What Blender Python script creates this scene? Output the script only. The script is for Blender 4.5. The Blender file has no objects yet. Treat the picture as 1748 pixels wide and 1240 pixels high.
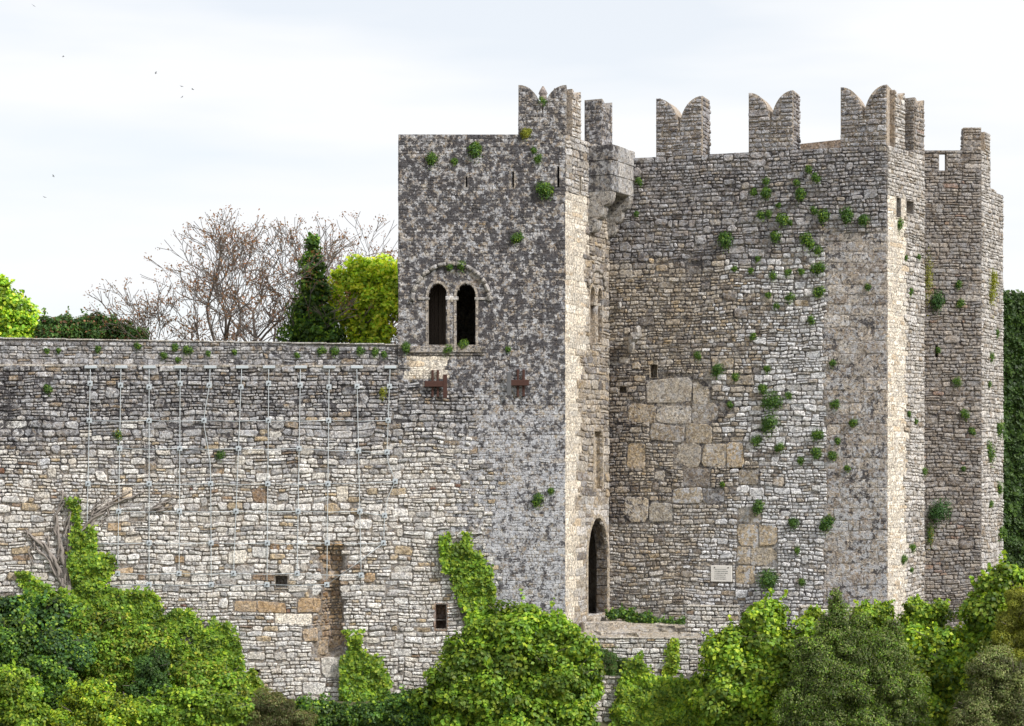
import bpy, bmesh, math, random
import numpy as np
from mathutils import Vector, noise as mnoise

random.seed(11)
rng = np.random.default_rng(11)
S = bpy.context.scene
COL = S.collection

# ------------------------------------------------------------------ camera
F, CX, HY, CAMZ = 3600.0, 874.0, 800.0, 5.78      # focal length and horizon of the photograph, in its own pixels
cam_d = bpy.data.cameras.new('camera')
cam_d.sensor_width = 36.0
cam_d.lens = 36.0 * F / 1748.0
cam_d.shift_y = (HY - 620.0) / 1748.0
cam_d.clip_start = 0.5
cam_d.clip_end = 9000
cam = bpy.data.objects.new('camera', cam_d)
cam.location = (0, 0, CAMZ)
cam.rotation_euler = (math.radians(90), 0, 0)
COL.objects.link(cam)
S.camera = cam

# ------------------------------------------------------------------ world, sun, exposure
SUN = Vector((0.66, -0.50, 0.74)).normalized()
W = bpy.data.worlds.new('World')
S.world = W
W.use_nodes = True
nt = W.node_tree
bg = nt.nodes['Background']
sky = nt.nodes.new('ShaderNodeTexSky')
sky.sky_type = 'NISHITA'
sky.sun_disc = False
sky.sun_elevation = math.asin(SUN.z)
sky.sun_rotation = math.atan2(SUN.x, SUN.y)
sc_ = nt.nodes.new('ShaderNodeVectorMath'); sc_.operation = 'SCALE'; sc_.inputs['Scale'].default_value = 0.15
nt.links.new(sky.outputs[0], sc_.inputs[0])
tc = nt.nodes.new('ShaderNodeTexCoord')
mp = nt.nodes.new('ShaderNodeMapping'); mp.inputs['Scale'].default_value = (2.2, 2.2, 13.0); mp.inputs['Rotation'].default_value = (0.10, 0.06, 0.3)
nz = nt.nodes.new('ShaderNodeTexNoise'); nz.inputs['Scale'].default_value = 1.5; nz.inputs['Detail'].default_value = 4; nz.inputs['Roughness'].default_value = 0.5
rp = nt.nodes.new('ShaderNodeMapRange'); rp.inputs[1].default_value = 0.32; rp.inputs[2].default_value = 0.52; rp.inputs[3].default_value = 0.76; rp.inputs[4].default_value = 1.0
mx = nt.nodes.new('ShaderNodeMix'); mx.data_type = 'RGBA'
mx.inputs[7].default_value = (0.965, 0.98, 1.0, 1)
nt.links.new(tc.outputs['Generated'], mp.inputs[0]); nt.links.new(mp.outputs[0], nz.inputs[0])
nt.links.new(nz.outputs[0], rp.inputs[0]); nt.links.new(rp.outputs[0], mx.inputs[0])
nt.links.new(sc_.outputs[0], mx.inputs[6]); nt.links.new(mx.outputs[2], bg.inputs[0])
bg.inputs[1].default_value = 1.03

sl = bpy.data.lights.new('sun', 'SUN'); sl.energy = 4.0; sl.angle = math.radians(5.0); sl.color = (1.0, 0.97, 0.925)
so = bpy.data.objects.new('sun', sl); COL.objects.link(so)
so.rotation_euler = (-SUN).to_track_quat('-Z', 'Y').to_euler()
so.location = SUN * 200
S.view_settings.view_transform = 'Standard'
S.view_settings.look = 'None'
S.view_settings.gamma = 1
S.view_settings.exposure = 0
S.view_settings.use_curve_mapping = False

# ------------------------------------------------------------------ helpers
WL = {}                                             # world location of each object that parents others

def register(o, loc):
    WL[o.name] = Vector(loc)

def prop(o, label=None, cat=None, group=None, kind=None):
    for k, v in (('label', label), ('category', cat), ('group', group), ('kind', kind)):
        if v:
            o[k] = v
    return o

def thing(name, loc, label, cat, group=None):
    o = bpy.data.objects.new(name, None)
    o.empty_display_size = 0.3
    COL.objects.link(o)
    o.location = loc
    register(o, loc)
    return prop(o, label, cat, group, 'thing')

def put(name, me, parent=None, loc=(0, 0, 0)):
    """links a mesh whose vertices are relative to world location loc"""
    o = bpy.data.objects.new(name, me)
    COL.objects.link(o)
    loc = Vector(loc)
    if parent is not None:
        o.parent = parent
        o.location = loc - WL[parent.name]
    else:
        o.location = loc
    register(o, loc)
    return o

def np_mesh(name, verts, faces, mat, cols=None, lich=None, smooth=False):
    """verts n x 3; faces: list of tuples or an m x k int array; cols/lich per vertex"""
    me = bpy.data.meshes.new(name)
    verts = np.asarray(verts, dtype=np.float32)
    if isinstance(faces, np.ndarray):
        m, k = faces.shape
        me.vertices.add(len(verts)); me.vertices.foreach_set('co', verts.ravel())
        me.loops.add(m * k); me.loops.foreach_set('vertex_index', faces.astype(np.int32).ravel())
        me.polygons.add(m)
        me.polygons.foreach_set('loop_start', np.arange(0, m * k, k, dtype=np.int32))
        me.polygons.foreach_set('loop_total', np.full(m, k, dtype=np.int32))
        me.update(calc_edges=True)
    else:
        me.from_pydata([tuple(map(float, v)) for v in verts], [], faces)
    for nm, arr in (('col', cols), ('lich', lich)):
        if arr is None:
            continue
        arr = np.asarray(arr, dtype=np.float32)
        if arr.ndim == 1:
            arr = np.tile(arr, (len(verts), 1))
        if arr.shape[1] == 3:
            arr = np.concatenate([arr, np.full((len(arr), 1), 1.0 if nm == 'col' else .35, np.float32)], 1)
        at = me.attributes.new(nm, 'FLOAT_COLOR', 'POINT')
        at.data.foreach_set('color', arr.ravel())
    me.materials.append(mat)
    if smooth:
        me.polygons.foreach_set('use_smooth', np.ones(len(me.polygons), dtype=bool))
    me.update()
    return me

def P(px, py, Y):
    return Vector(((px - CX) * Y / F, Y, CAMZ + (HY - py) * Y / F))

def proj(p):
    return CX + F * p[0] / p[1], HY - F * (p[2] - CAMZ) / p[1]

def ss(a, b, x):
    t = min(1.0, max(0.0, (x - a) / (b - a)))
    return t * t * (3 - 2 * t)

def nse(x, y, s=1.0, seed=0.0):
    return mnoise.noise((x * s, y * s, seed))

def inside(poly, x, y):
    c = False
    j = len(poly) - 1
    for i in range(len(poly)):
        xi, yi = poly[i]; xj, yj = poly[j]
        if (yi > y) != (yj > y) and x < (xj - xi) * (y - yi) / (yj - yi) + xi:
            c = not c
        j = i
    return c

class Face:
    """a vertical wall plane from plan point A to plan point B; u runs along it, the normal is on the right of A->B"""
    def __init__(s, A, B, fid):
        s.A = Vector((A[0], A[1], 0)); s.B = Vector((B[0], B[1], 0)); s.fid = fid
        s.d = (s.B - s.A); s.L = s.d.length; s.d.normalize()
        s.n = Vector((s.d.y, -s.d.x, 0))
    def pt(s, u, z, off=0.0):
        p = s.A + s.d * u + s.n * off
        return Vector((p.x, p.y, z))
    def uz(s, px, py):
        r = Vector(((px - CX) / F, 1.0, 0))
        t = s.A.dot(s.n) / r.dot(s.n)
        p = r * t
        return (p - s.A).dot(s.d), CAMZ + (HY - py) * t / F
    def u(s, px):
        return s.uz(px, 800)[0]
    def px(s, u, z):
        return proj(s.pt(u, z))

# ------------------------------------------------------------------ materials
def new_mat(name):
    m = bpy.data.materials.new(name); m.use_nodes = True
    n = m.node_tree.nodes; l = m.node_tree.links
    return m, n, l, n['Principled BSDF']

def node(n, kind, **kw):
    x = n.new(kind)
    for k, v in kw.items():
        setattr(x, k, v)
    return x

def mat_masonry():
    m, n, l, b = new_mat('masonry')
    col = node(n, 'ShaderNodeAttribute', attribute_name='col')
    li = node(n, 'ShaderNodeAttribute', attribute_name='lich')
    sep = node(n, 'ShaderNodeSeparateColor'); l.new(li.outputs['Color'], sep.inputs[0])
    geo = node(n, 'ShaderNodeNewGeometry')
    def noise(scale, detail, rough, off=0.0):
        t = node(n, 'ShaderNodeTexNoise'); t.inputs['Scale'].default_value = scale; t.inputs['Detail'].default_value = detail; t.inputs['Roughness'].default_value = rough
        a = node(n, 'ShaderNodeVectorMath', operation='ADD'); a.inputs[1].default_value = (off, off * 1.7, off * .6)
        l.new(geo.outputs['Position'], a.inputs[0]); l.new(a.outputs[0], t.inputs['Vector'])
        return t.outputs['Fac']
    def mrange(x, a, b_, c, d, smooth=True):
        r = node(n, 'ShaderNodeMapRange'); r.interpolation_type = 'SMOOTHSTEP' if smooth else 'LINEAR'
        l.new(x, r.inputs[0])
        for i, v in zip((1, 2, 3, 4), (a, b_, c, d)):
            if hasattr(v, 'links'): l.new(v, r.inputs[i])
            else: r.inputs[i].default_value = v
        return r.outputs[0]
    def math_(op, a, b_):
        r = node(n, 'ShaderNodeMath', operation=op)
        for i, v in enumerate((a, b_)):
            if hasattr(v, 'links'): l.new(v, r.inputs[i])
            else: r.inputs[i].default_value = v
        return r.outputs[0]
    def mixc(f, a, b_, mode='MIX'):
        r = node(n, 'ShaderNodeMix', data_type='RGBA', blend_type=mode)
        for i, v in ((0, f), (6, a), (7, b_)):
            if hasattr(v, 'links'): l.new(v, r.inputs[i])
            elif i == 0: r.inputs[0].default_value = v
            else: r.inputs[i].default_value = v
        return r.outputs[2]
    grain = noise(26, 5, .7)
    blot = noise(3.2, 5, .65, 3.1)
    base = mixc(1.0, col.outputs['Color'], mixc(mrange(grain, .3, .72, 0, 1), (.62, .60, .58, 1), (1.28, 1.27, 1.25, 1)), 'MULTIPLY')
    base = mixc(mrange(blot, .35, .7, 0, .32), base, mixc(1.0, base, (.80, .73, .64, 1), 'MULTIPLY'))
    sp = noise(12, 6, .78, 17.0)
    base = mixc(1.0, base, mixc(mrange(sp, .36, .64, 0, 1), (.40, .39, .40, 1), (1.5, 1.49, 1.48, 1)), 'MULTIPLY')
    # patchwork of crusts and chips, cell by cell
    wv = node(n, 'ShaderNodeTexNoise'); wv.inputs['Scale'].default_value = 8; wv.inputs['Detail'].default_value = 3
    l.new(geo.outputs['Position'], wv.inputs['Vector'])
    wsc = node(n, 'ShaderNodeVectorMath', operation='SCALE'); wsc.inputs['Scale'].default_value = .22; l.new(wv.outputs['Color'], wsc.inputs[0])
    wad = node(n, 'ShaderNodeVectorMath', operation='ADD'); l.new(geo.outputs['Position'], wad.inputs[0]); l.new(wsc.outputs[0], wad.inputs[1])
    for vs, amt in ((6.0, .62), (14.0, .55)):
        vo = node(n, 'ShaderNodeTexVoronoi'); vo.inputs['Scale'].default_value = vs; l.new(wad.outputs[0], vo.inputs['Vector'])
        sv = node(n, 'ShaderNodeSeparateColor'); l.new(vo.outputs['Color'], sv.inputs[0])
        cr = node(n, 'ShaderNodeValToRGB'); cr.color_ramp.interpolation = 'CONSTANT'
        el = cr.color_ramp.elements
        el[0].position = 0; el[0].color = (.05, .047, .055, 1)
        el[1].position = .20; el[1].color = (.30, .22, .15, 1)
        for p_, c_ in ((.34, (.30, .305, .335, 1)), (.55, (.46, .40, .32, 1)), (.68, (.51, .525, .575, 1)), (.86, (.74, .75, .79, 1))):
            e = el.new(p_); e.color = c_
        l.new(sv.outputs[0], cr.inputs[0])
        base = mixc(math_('MULTIPLY', math_('MULTIPLY', li.outputs['Alpha'], amt), mrange(sv.outputs[1], .25, .5, 0, 1)), base, cr.outputs[0])
    # pale crusts
    wn = noise(4.6, 6, .68, 11.0)
    wth = math_('SUBTRACT', .80, math_('MULTIPLY', sep.outputs[1], .42))
    wf = mrange(wn, wth, math_('ADD', wth, .07), 0, .85)
    base = mixc(wf, base, mixc(mrange(grain, .3, .7, 0, 1), (.42, .42, .45, 1), (.66, .66, .68, 1)))
    # ochre crusts
    on = noise(5.0, 6, .7, 23.0)
    oth = math_('SUBTRACT', .82, math_('MULTIPLY', sep.outputs[2], .4))
    base = mixc(mrange(on, oth, math_('ADD', oth, .08), 0, .75), base, (.40, .27, .13, 1))
    # black crusts, large patches broken up by fine specks
    dn = math_('ADD', math_('MULTIPLY', noise(5.2, 6, .68, 41.0), .8), math_('MULTIPLY', noise(1.1, 3, .5, 7.0), .2))
    dth = math_('SUBTRACT', .74, math_('MULTIPLY', sep.outputs[0], .33))
    df = mrange(dn, dth, math_('ADD', dth, .06), 0, .9)
    base = mixc(df, base, mixc(mrange(grain, .3, .7, 0, 1), (.028, .026, .031, 1), (.10, .093, .098, 1)))
    fn = noise(15, 4, .6, 77.0)
    fth = math_('SUBTRACT', .70, math_('MULTIPLY', sep.outputs[0], .14))
    base = mixc(mrange(fn, fth, math_('ADD', fth, .05), 0, .85), base, (.035, .033, .037, 1))
    l.new(base, b.inputs['Base Color'])
    b.inputs['Roughness'].default_value = .93
    b.inputs['Specular IOR Level'].default_value = .2
    bn = math_('ADD', math_('MULTIPLY', grain, .6), noise(9, 6, .7, 5.0))
    bp = node(n, 'ShaderNodeBump'); bp.inputs['Strength'].default_value = 1.0; bp.inputs['Distance'].default_value = .05
    l.new(bn, bp.inputs['Height']); l.new(bp.outputs[0], b.inputs['Normal'])
    return m

def mat_leaf(name, spec=.35, trans=.35):
    m, n, l, b = new_mat(name)
    col = node(n, 'ShaderNodeAttribute', attribute_name='col')
    l.new(col.outputs['Color'], b.inputs['Base Color'])
    b.inputs['Roughness'].default_value = .5
    b.inputs['Specular IOR Level'].default_value = spec
    tr = node(n, 'ShaderNodeBsdfTranslucent')
    br = node(n, 'ShaderNodeMix', data_type='RGBA', blend_type='MULTIPLY'); br.inputs[0].default_value = 1; br.inputs[7].default_value = (1.5, 1.45, .6, 1)
    l.new(col.outputs['Color'], br.inputs[6]); l.new(br.outputs[2], tr.inputs['Color'])
    ms = node(n, 'ShaderNodeMixShader'); ms.inputs[0].default_value = trans
    l.new(b.outputs[0], ms.inputs[1]); l.new(tr.outputs[0], ms.inputs[2])
    l.new(ms.outputs[0], n['Material Output'].inputs['Surface'])
    return m

def mat_plain(name, col, rough=.7, metal=0.0, var=.3, scale=12.0, bump=.3):
    m, n, l, b = new_mat(name)
    t = node(n, 'ShaderNodeTexNoise'); t.inputs['Scale'].default_value = scale; t.inputs['Detail'].default_value = 6; t.inputs['Roughness'].default_value = .7
    geo = node(n, 'ShaderNodeNewGeometry'); l.new(geo.outputs['Position'], t.inputs['Vector'])
    r = node(n, 'ShaderNodeMix', data_type='RGBA')
    r.inputs[6].default_value = tuple(c * (1 - var) for c in col) + (1,)
    r.inputs[7].default_value = tuple(c * (1 + var) for c in col) + (1,)
    l.new(t.outputs['Fac'], r.inputs[0]); l.new(r.outputs[2], b.inputs['Base Color'])
    b.inputs['Roughness'].default_value = rough; b.inputs['Metallic'].default_value = metal
    bp = node(n, 'ShaderNodeBump'); bp.inputs['Strength'].default_value = bump; bp.inputs['Distance'].default_value = .02
    l.new(t.outputs['Fac'], bp.inputs['Height']); l.new(bp.outputs[0], b.inputs['Normal'])
    return m

M_ST = mat_masonry()
M_LEAF = mat_leaf('leaf')
M_BARK = mat_plain('bark', (.17, .14, .12), .9, 0, .45, 9, .6)
M_VINE = mat_plain('dead_vine_bark', (.27, .235, .21), .9, 0, .4, 14, .8)
M_RUST = mat_plain('rusted_iron', (.065, .026, .018), .85, 0, .5, 18, .5)
M_STEEL = mat_plain('galvanised_steel', (.50, .54, .57), .5, 0, .12, 20, .1)
M_CABLE = mat_plain('steel_cable', (.55, .59, .61), .5, 0, .12, 30, .1)
M_DARK = mat_plain('dark_bolt', (.06, .065, .07), .6, 0, .2, 20, .1)
M_MARBLE = mat_plain('plaque_marble', (.76, .72, .67), .6, 0, .1, 15, .1)
M_GROUND = mat_plain('hillside_soil', (.085, .08, .04), .95, 0, .5, 1.2, .8)
M_WOOD = mat_plain('old_boards', (.05, .035, .025), .8, 0, .4, 8, .4)
M_LAMP = mat_plain('lamp_housing', (.30, .36, .40), .45, 0, .1, 10, .05)
M_GLASS = mat_plain('lamp_glass', (.10, .13, .15), .12, 0, .1, 4, 0)
M_BIRD = mat_plain('bird_feathers', (.05, .05, .055), .8, 0, .3, 20, 0)

# ------------------------------------------------------------------ masonry colours (stone, mortar and lichen by place)
def pick(pal):
    t = random.random() * sum(w for w, _ in pal)
    for w, c in pal:
        t -= w
        if t <= 0:
            break
    f = random.uniform(.82, 1.16)
    h = random.uniform(-.02, .02)
    return (max(.02, c[0] * f + h * .6), c[1] * f, max(.02, c[2] * f - h * .6))

GREY = [(5, (.42, .42, .435)), (3, (.60, .60, .615)), (2, (.25, .245, .25)), (1, (.36, .29, .21))]
CREAM = [(8, (.83, .82, .80)), (3, (.70, .67, .62)), (.75, (.54, .44, .30)), (.15, (.36, .26, .18)), (.04, (.27, .14, .10)), (1.6, (.48, .475, .47))]
LICHEN = [(3, (.42, .37, .32)), (2, (.50, .48, .47)), (1.4, (.30, .285, .285))]
BLUEGREY = [(3, (.47, .48, .52)), (1.3, (.50, .45, .39)), (1.4, (.37, .375, .40))]
ASHLAR = [(4, (.84, .77, .66)), (3, (.88, .83, .74)), (.8, (.74, .62, .47)), (1, (.74, .69, .61))]
BROWNGREY = [(4, (.31, .297, .305)), (2.6, (.47, .46, .475)), (1.3, (.20, .187, .19)), (.5, (.42, .37, .31))]
WARM = [(3, (.42, .365, .295)), (2.5, (.57, .515, .44)), (1.6, (.25, .22, .195)), (.5, (.50, .40, .27))]
WHITE = [(6, (.83, .84, .87)), (2, (.62, .615, .61)), (1, (.46, .41, .35))]
BAND = [(3, (.55, .48, .41)), (2, (.42, .36, .31)), (2, (.62, .57, .52))]
PALE = [(5, (.70, .675, .645)), (2, (.50, .475, .44)), (1, (.40, .34, .27))]
BROWN = [(3, (.45, .32, .19)), (2, (.53, .40, .26)), (1, (.33, .22, .13))]
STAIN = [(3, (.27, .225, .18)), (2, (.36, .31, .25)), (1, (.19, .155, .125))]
TAN = [(3, (.48, .40, .29)), (2, (.43, .365, .28)), (1, (.53, .45, .34)), (1, (.40, .36, .30))]
REAR = [(4, (.32, .29, .262)), (2, (.42, .385, .35)), (1, (.22, .19, .165)), (.15, (.36, .25, .19))]

def style(fid, px, py):
    """palette, dark / pale / ochre lichen, relief, length factor"""
    w = nse(px, py, .012, 3.0) * 38
    if fid in ('cur', 'par', 'gf', 'gl'):
        t = ss(690, 850, py + w)
        pal = CREAM if random.random() < t else GREY
        dk, wh, oc, rel, lf = (.64 * (1 - t) + .17 * t), .34, .06, .055, 1.0
        if fid == 'par':
            return GREY, .45 + .25 * ss(250, 500, px), .15, .1, .03, .9
        if px < 75:
            dk += .2 * (1 - ss(20, 75, px + w)) * (1 - ss(860, 930, py))
        if 540 + w * .3 < px < 588 and 925 < py < 1125:
            return BROWN, .3, .1, .3, .05, .9
        if fid in ('gf', 'gl'):
            g = max(1 - ss(625, 700, py + w * .9), ss(770, 850, px + w * 1.3 + nse(py, px, .01, 8) * 40))
            if random.random() < g:
                k = ss(560, 800, py)
                pal = BLUEGREY if random.random() < k else LICHEN
                dk, wh, oc, rel, lf = .84 - .20 * k, .66 + .14 * k, .56 - .1 * k, .012, .75
            if 690 < px < 765 and 606 < py < 650:
                pal, dk, wh, oc, rel = ASHLAR, .25, .1, .3, .01
        return pal, dk, wh, oc, rel, lf
    if fid == 'gs':
        if py < 335:
            return PALE, .55, .45, .15, .035, .8
        if px < (1001 if py < 600 else 988 + w * .2):
            return ASHLAR, .14, .2, .02, .008, 1.3
        if py > 850:
            return (PALE if random.random() < .6 else WARM), .3, .2, .2, .02, .9
        return WARM, .35, .15, .2, .045, .75
    if fid == 'mw':
        if px > 1408 + w * .3 and py > 385 + w:
            return BAND, .62, .58 + .15 * ss(700, 900, py), .25, .019, 1.1
        if py < 440 + w:
            return BROWNGREY, .46, .24 + .2 * ss(1250, 1400, px), .08, .052, .8
        k = ss(1180, 1340, px + w * 1.8 + (py - 700) * .12)
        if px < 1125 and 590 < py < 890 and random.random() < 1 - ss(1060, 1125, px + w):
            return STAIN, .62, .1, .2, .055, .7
        if random.random() < k:
            return WHITE, .36, .66, .04, .05, .8
        if py > 870:
            return (PALE if random.random() < .5 else WARM), .36, .2, .12, .045, .85
        return WARM, .46, .24, .18, .05, .75
    if fid == 'mr':
        if py > 335 and px < 1546:
            return ASHLAR, .26, .3, .03, .01, 1.0
        return PALE, .38, .4, .08, .045, .8
    if fid == 'rf':
        return REAR, .42, .12, .1, .045, 1.0
    if fid == 'rs':
        return PALE, .42, .3, .05, .045, .8
    if fid == 'ret':
        return CREAM, .45, .3, .08, .05, 1.0
    return BROWNGREY, .4, .2, .1, .04, 1.0

MORTAR = {'cur': (.21, .19, .165), 'gf': (.28, .26, .235), 'gl': (.36, .33, .3), 'par': (.24, .235, .23), 'gs': (.50, .43, .33), 'mw': (.21, .19, .17), 'mr': (.34, .31, .27), 'rf': (.17, .15, .13), 'rs': (.33, .31, .28), 'ret': (.36, .33, .28)}

# ------------------------------------------------------------------ masonry builder
POOL = {}          # thing name -> list of stones waiting to become parts

def stone_shape(w, h, rel, dressed=False):
    """outline rings of one rough block in (u, z, off) about its centre"""
    c = min(w, h) * .5
    o = []
    for sx, sz in ((-1, -1), (1, -1), (1, 1), (-1, 1)):
        a = c * random.uniform(.05, .5 if dressed else .9); b = c * random.uniform(.05, .5 if dressed else .9)
        p1 = (sx * (w / 2 - a), sz * h / 2); p2 = (sx * w / 2, sz * (h / 2 - b))
        o += [p1, p2] if sx * sz > 0 else [p2, p1]
    # order: for (-1,-1): p1 then p2 must run counter-clockwise
    o = sorted(o, key=lambda p: math.atan2(p[1] / h, p[0] / w))
    if w > 1.4 * h:
        o.append((random.uniform(-.15, .15) * w, h / 2 * random.uniform(.92, 1.08)))
        o.append((random.uniform(-.15, .15) * w, -h / 2 * random.uniform(.92, 1.08)))
        o = sorted(o, key=lambda p: math.atan2(p[1] / h, p[0] / w))
    j = (.025 if dressed else .085) * min(h, w)
    o = [(x + random.uniform(-j, j), z + random.uniform(-j, j)) for x, z in o]
    tx, tz = random.uniform(-.10, .10), random.uniform(-.14, .12)
    r = rel * random.uniform(.3, 1.4)
    rings = []
    e1 = min(.012, .1 * h); e2 = min(.04, .22 * h)
    for ins, dep in ((0, -.07), (e1, r * .62), (e2, r)):
        kx = max(.2, 1 - 2 * ins / w); kz = max(.2, 1 - 2 * ins / h)
        ring = []
        for x, z in o:
            X, Z = x * kx, z * kz
            d = dep
            if dep > 0:
                d = dep + (X * tx + Z * tz) * min(1, rel / .045) * .6 + random.uniform(-.12, .12) * rel
            ring.append((X, Z, d))
        rings.append(ring)
    ctr = (random.uniform(-.1, .1) * w, random.uniform(-.1, .1) * h, r * random.uniform(.9, 1.25))
    return rings, ctr

def stone_faces(k):
    f = []
    for r in range(2):
        for i in range(k):
            a, b = r * k + i, r * k + (i + 1) % k
            f.append((a, b, b + k, a + k))
    for i in range(k):
        f.append((2 * k + i, 2 * k + (i + 1) % k, 3 * k))
    return f

SF = {k: stone_faces(k) for k in (8, 10)}

def masonry(owner, parent, face, outline, holes=(), blocks=(), row=(.105, .25), depth=None, endlo=0.0, endhi=0.0, big=.0, core=True, gap=(.008, .026), corename='wall_core', fixed=None, avoid=(), grid=.11, warpk=1.0, tight=.34):
    """lays stones over the polygon outline of a face and the mortar bed behind them.
    outline/holes in (u, z); blocks: explicit (u0, z0, u1, z1, palette)"""
    fid = fixed or face.fid
    us = [p[0] for p in outline]; zs = [p[1] for p in outline]
    u0, u1, z0, z1 = min(us), max(us), min(zs), max(zs)
    g = .05
    nu, nzv = int((u1 - u0) / g) + 2, int((z1 - z0) / g) + 2
    occ = np.zeros((nu, nzv), bool)
    rect = len(outline) == 4 and abs(zs[0] - zs[1]) < 1e-6 and abs(zs[2] - zs[3]) < 1e-6
    for i in range(nu):
        for j in range(nzv):
            u, z = u0 + (i + .5) * g, z0 + (j + .5) * g
            if u > u1 or z > z1 or (not rect and not inside(outline, u, z)):
                occ[i, j] = True
    for hpoly in list(holes) + list(avoid):
        hu = [p[0] for p in hpoly]; hz = [p[1] for p in hpoly]
        for i in range(max(0, int((min(hu) - u0) / g) - 1), min(nu, int((max(hu) - u0) / g) + 2)):
            for j in range(max(0, int((min(hz) - z0) / g) - 1), min(nzv, int((max(hz) - z0) / g) + 2)):
                if inside(hpoly, u0 + (i + .5) * g, z0 + (j + .5) * g):
                    occ[i, j] = True
    stones = []
    def area_free(a, b, c, d):
        i0, i1 = int((a - u0) / g), int(math.ceil((c - u0) / g)); j0, j1 = int((b - z0) / g), int(math.ceil((d - z0) / g))
        if i0 < 0 or j0 < 0 or i1 > nu or j1 > nzv:
            return False
        return not occ[i0:i1, j0:j1].any()
    def mark(a, b, c, d):
        occ[max(0, int((a - u0) / g + .5)):max(0, int((c - u0) / g + .5)), max(0, int((b - z0) / g + .5)):max(0, int((d - z0) / g + .5))] = True
    for (a, b, c, d, pal) in blocks:
        stones.append((a, b, c, d, pal)); mark(a, b, c, d)
    nbig = int(big * (u1 - u0) * (z1 - z0))
    for _ in range(nbig * 3):
        if nbig <= 0: break
        w, h = random.uniform(.26, .7), random.uniform(.2, .4)
        a, b = random.uniform(u0, u1 - w), random.uniform(z0, z1 - h)
        if area_free(a, b, a + w, b + h):
            stones.append((a, b, a + w, b + h, None)); mark(a, b, a + w, b + h); nbig -= 1
    rm = (row[0] + row[1]) / 2
    def emit(a, b, c, d, lf):
        """one cell, broken into courses and the courses into stones"""
        h = d - b
        k = max(1, int(round(h / rm * random.uniform(.65, 1.25))))
        cuts = [0] + sorted(min(.9, max(.1, (i + random.uniform(-.28, .28)) / k)) for i in range(1, k)) + [1]
        for f0, f1 in zip(cuts, cuts[1:]):
            zb, zt_ = b + h * f0, b + h * f1
            hh = zt_ - zb
            x = a
            while c - x > .05:
                w = min(1.0, max(.14, hh * random.uniform(.8, 3.2) * lf))
                if c - x - w < .15: w = c - x
                sk = random.uniform(-.03, .03) if c - x - w > .1 else 0
                stones.append((x, zb, x + w, zt_, None))
                x += w
    z = z0
    while z < z1 - .06:
        h = random.uniform(1.6, 3.0) * rm
        if z + h > z1 - 1.2 * rm: h = z1 - z
        j0, j1 = int((z - z0) / g + .5), max(int((z - z0) / g + .5) + 1, int((z + h - z0) / g + .5))
        i = 0
        sub = occ[:, j0:j1]
        if not sub.any():
            a = u0
            while u1 - a > .05:
                px, py = face.px(min(u1, a + .4), z + h / 2)
                lf = style(fid, px, py)[5]
                w = random.uniform(.35, 1.5) * lf
                if u1 - a - w < .3: w = u1 - a
                emit(a, z, a + w, z + h, lf); a += w
        else:
            # around openings and set blocks: single courses through the free stretches
            zz = z
            while zz < z + h - .05:
                hh = random.uniform(*row)
                if z + h - zz - hh < .09: hh = z + h - zz
                q0, q1 = int((zz - z0) / g + .5), max(int((zz - z0) / g + .5) + 1, int((zz + hh - z0) / g + .5))
                busy = occ[:, q0:q1].mean(1) > tight
                i = 0
                while i < nu:
                    if busy[i]: i += 1; continue
                    k = i
                    while k < nu and not busy[k]: k += 1
                    a, b = u0 + i * g, min(u1, u0 + k * g)
                    i = k
                    while b - a > .07:
                        px, py = face.px((a + min(b, a + .4)) / 2, zz + hh / 2)
                        lf = style(fid, px, py)[5]
                        w = min(1.0, max(.13, hh * random.uniform(.8, 3.2) * lf))
                        if b - a - w < .14: w = b - a
                        if w > 1.15: w /= 2
                        m = hh * random.uniform(.38, .62)
                        if random.random() < .25 and hh > .17:
                            stones.append((a, zz, a + w, zz + m, None)); stones.append((a, zz + m, a + w, zz + hh, None))
                        else:
                            stones.append((a, zz, a + w, zz + hh, None))
                        a += w
                zz += hh
        z += h
    hb = [(min(p[0] for p in q), max(p[0] for p in q), min(p[1] for p in q), max(p[1] for p in q)) for q in list(holes) + list(avoid)]
    def warp(u, z):
        k = warpk
        for (a, b, c, d) in hb:
            dd = math.hypot(max(a - u, 0, u - b), max(c - z, 0, z - d))
            k = min(k, warpk * (.12 + dd * 1.6))
        k *= min(1, .15 + (z1 - z) * .8)
        return (u + k * (.06 * nse(u, z, .7, 1.0) + .05 * nse(u, z, 2.1, 6.0)), z + k * (.085 * nse(u, z, .5, 9.0) + .045 * nse(u, z, 1.9, 12.0)))
    V, Fq, C, Lc, base = [], [], [], [], 0
    items = []
    for (a, b, c, d, pal) in stones:
        um, zm = (a + c) / 2, (b + d) / 2
        um_, zm_ = um, zm
        rot = random.gauss(0, .035) if (c - a) > .3 else random.gauss(0, .09)
        px, py = face.px(um, zm)
        st = style(fid, px, py)
        gp = random.uniform(*gap) if st[4] > .02 else random.uniform(-.004, .006)
        w, h = max(.06, c - a - gp), max(.05, d - b - gp)
        col = pick(pal or st[0])
        rel = st[4] if pal is None else max(.018, st[4] * .6)
        rings, ctr = stone_shape(w, h, rel, pal is not None or rel < .02)
        dep = depth(um, zm) if depth else 0.0
        lmin, lmax = u0 - endlo, u1 + endhi
        pts = []
        for ring in rings:
            for (x, y, o) in ring:
                uu, zv_ = warp(um_ + x - y * rot, zm_ + y + x * rot)
                pts.append((min(lmax, max(lmin, uu)), min(z1 + .03, zv_), o + dep))
        uu, zv_ = warp(um_ + ctr[0], zm_ + ctr[1])
        pts.append((min(lmax, max(lmin, uu)), zv_, ctr[2] + dep))
        vz = random.uniform(-.09, .09)
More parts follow.
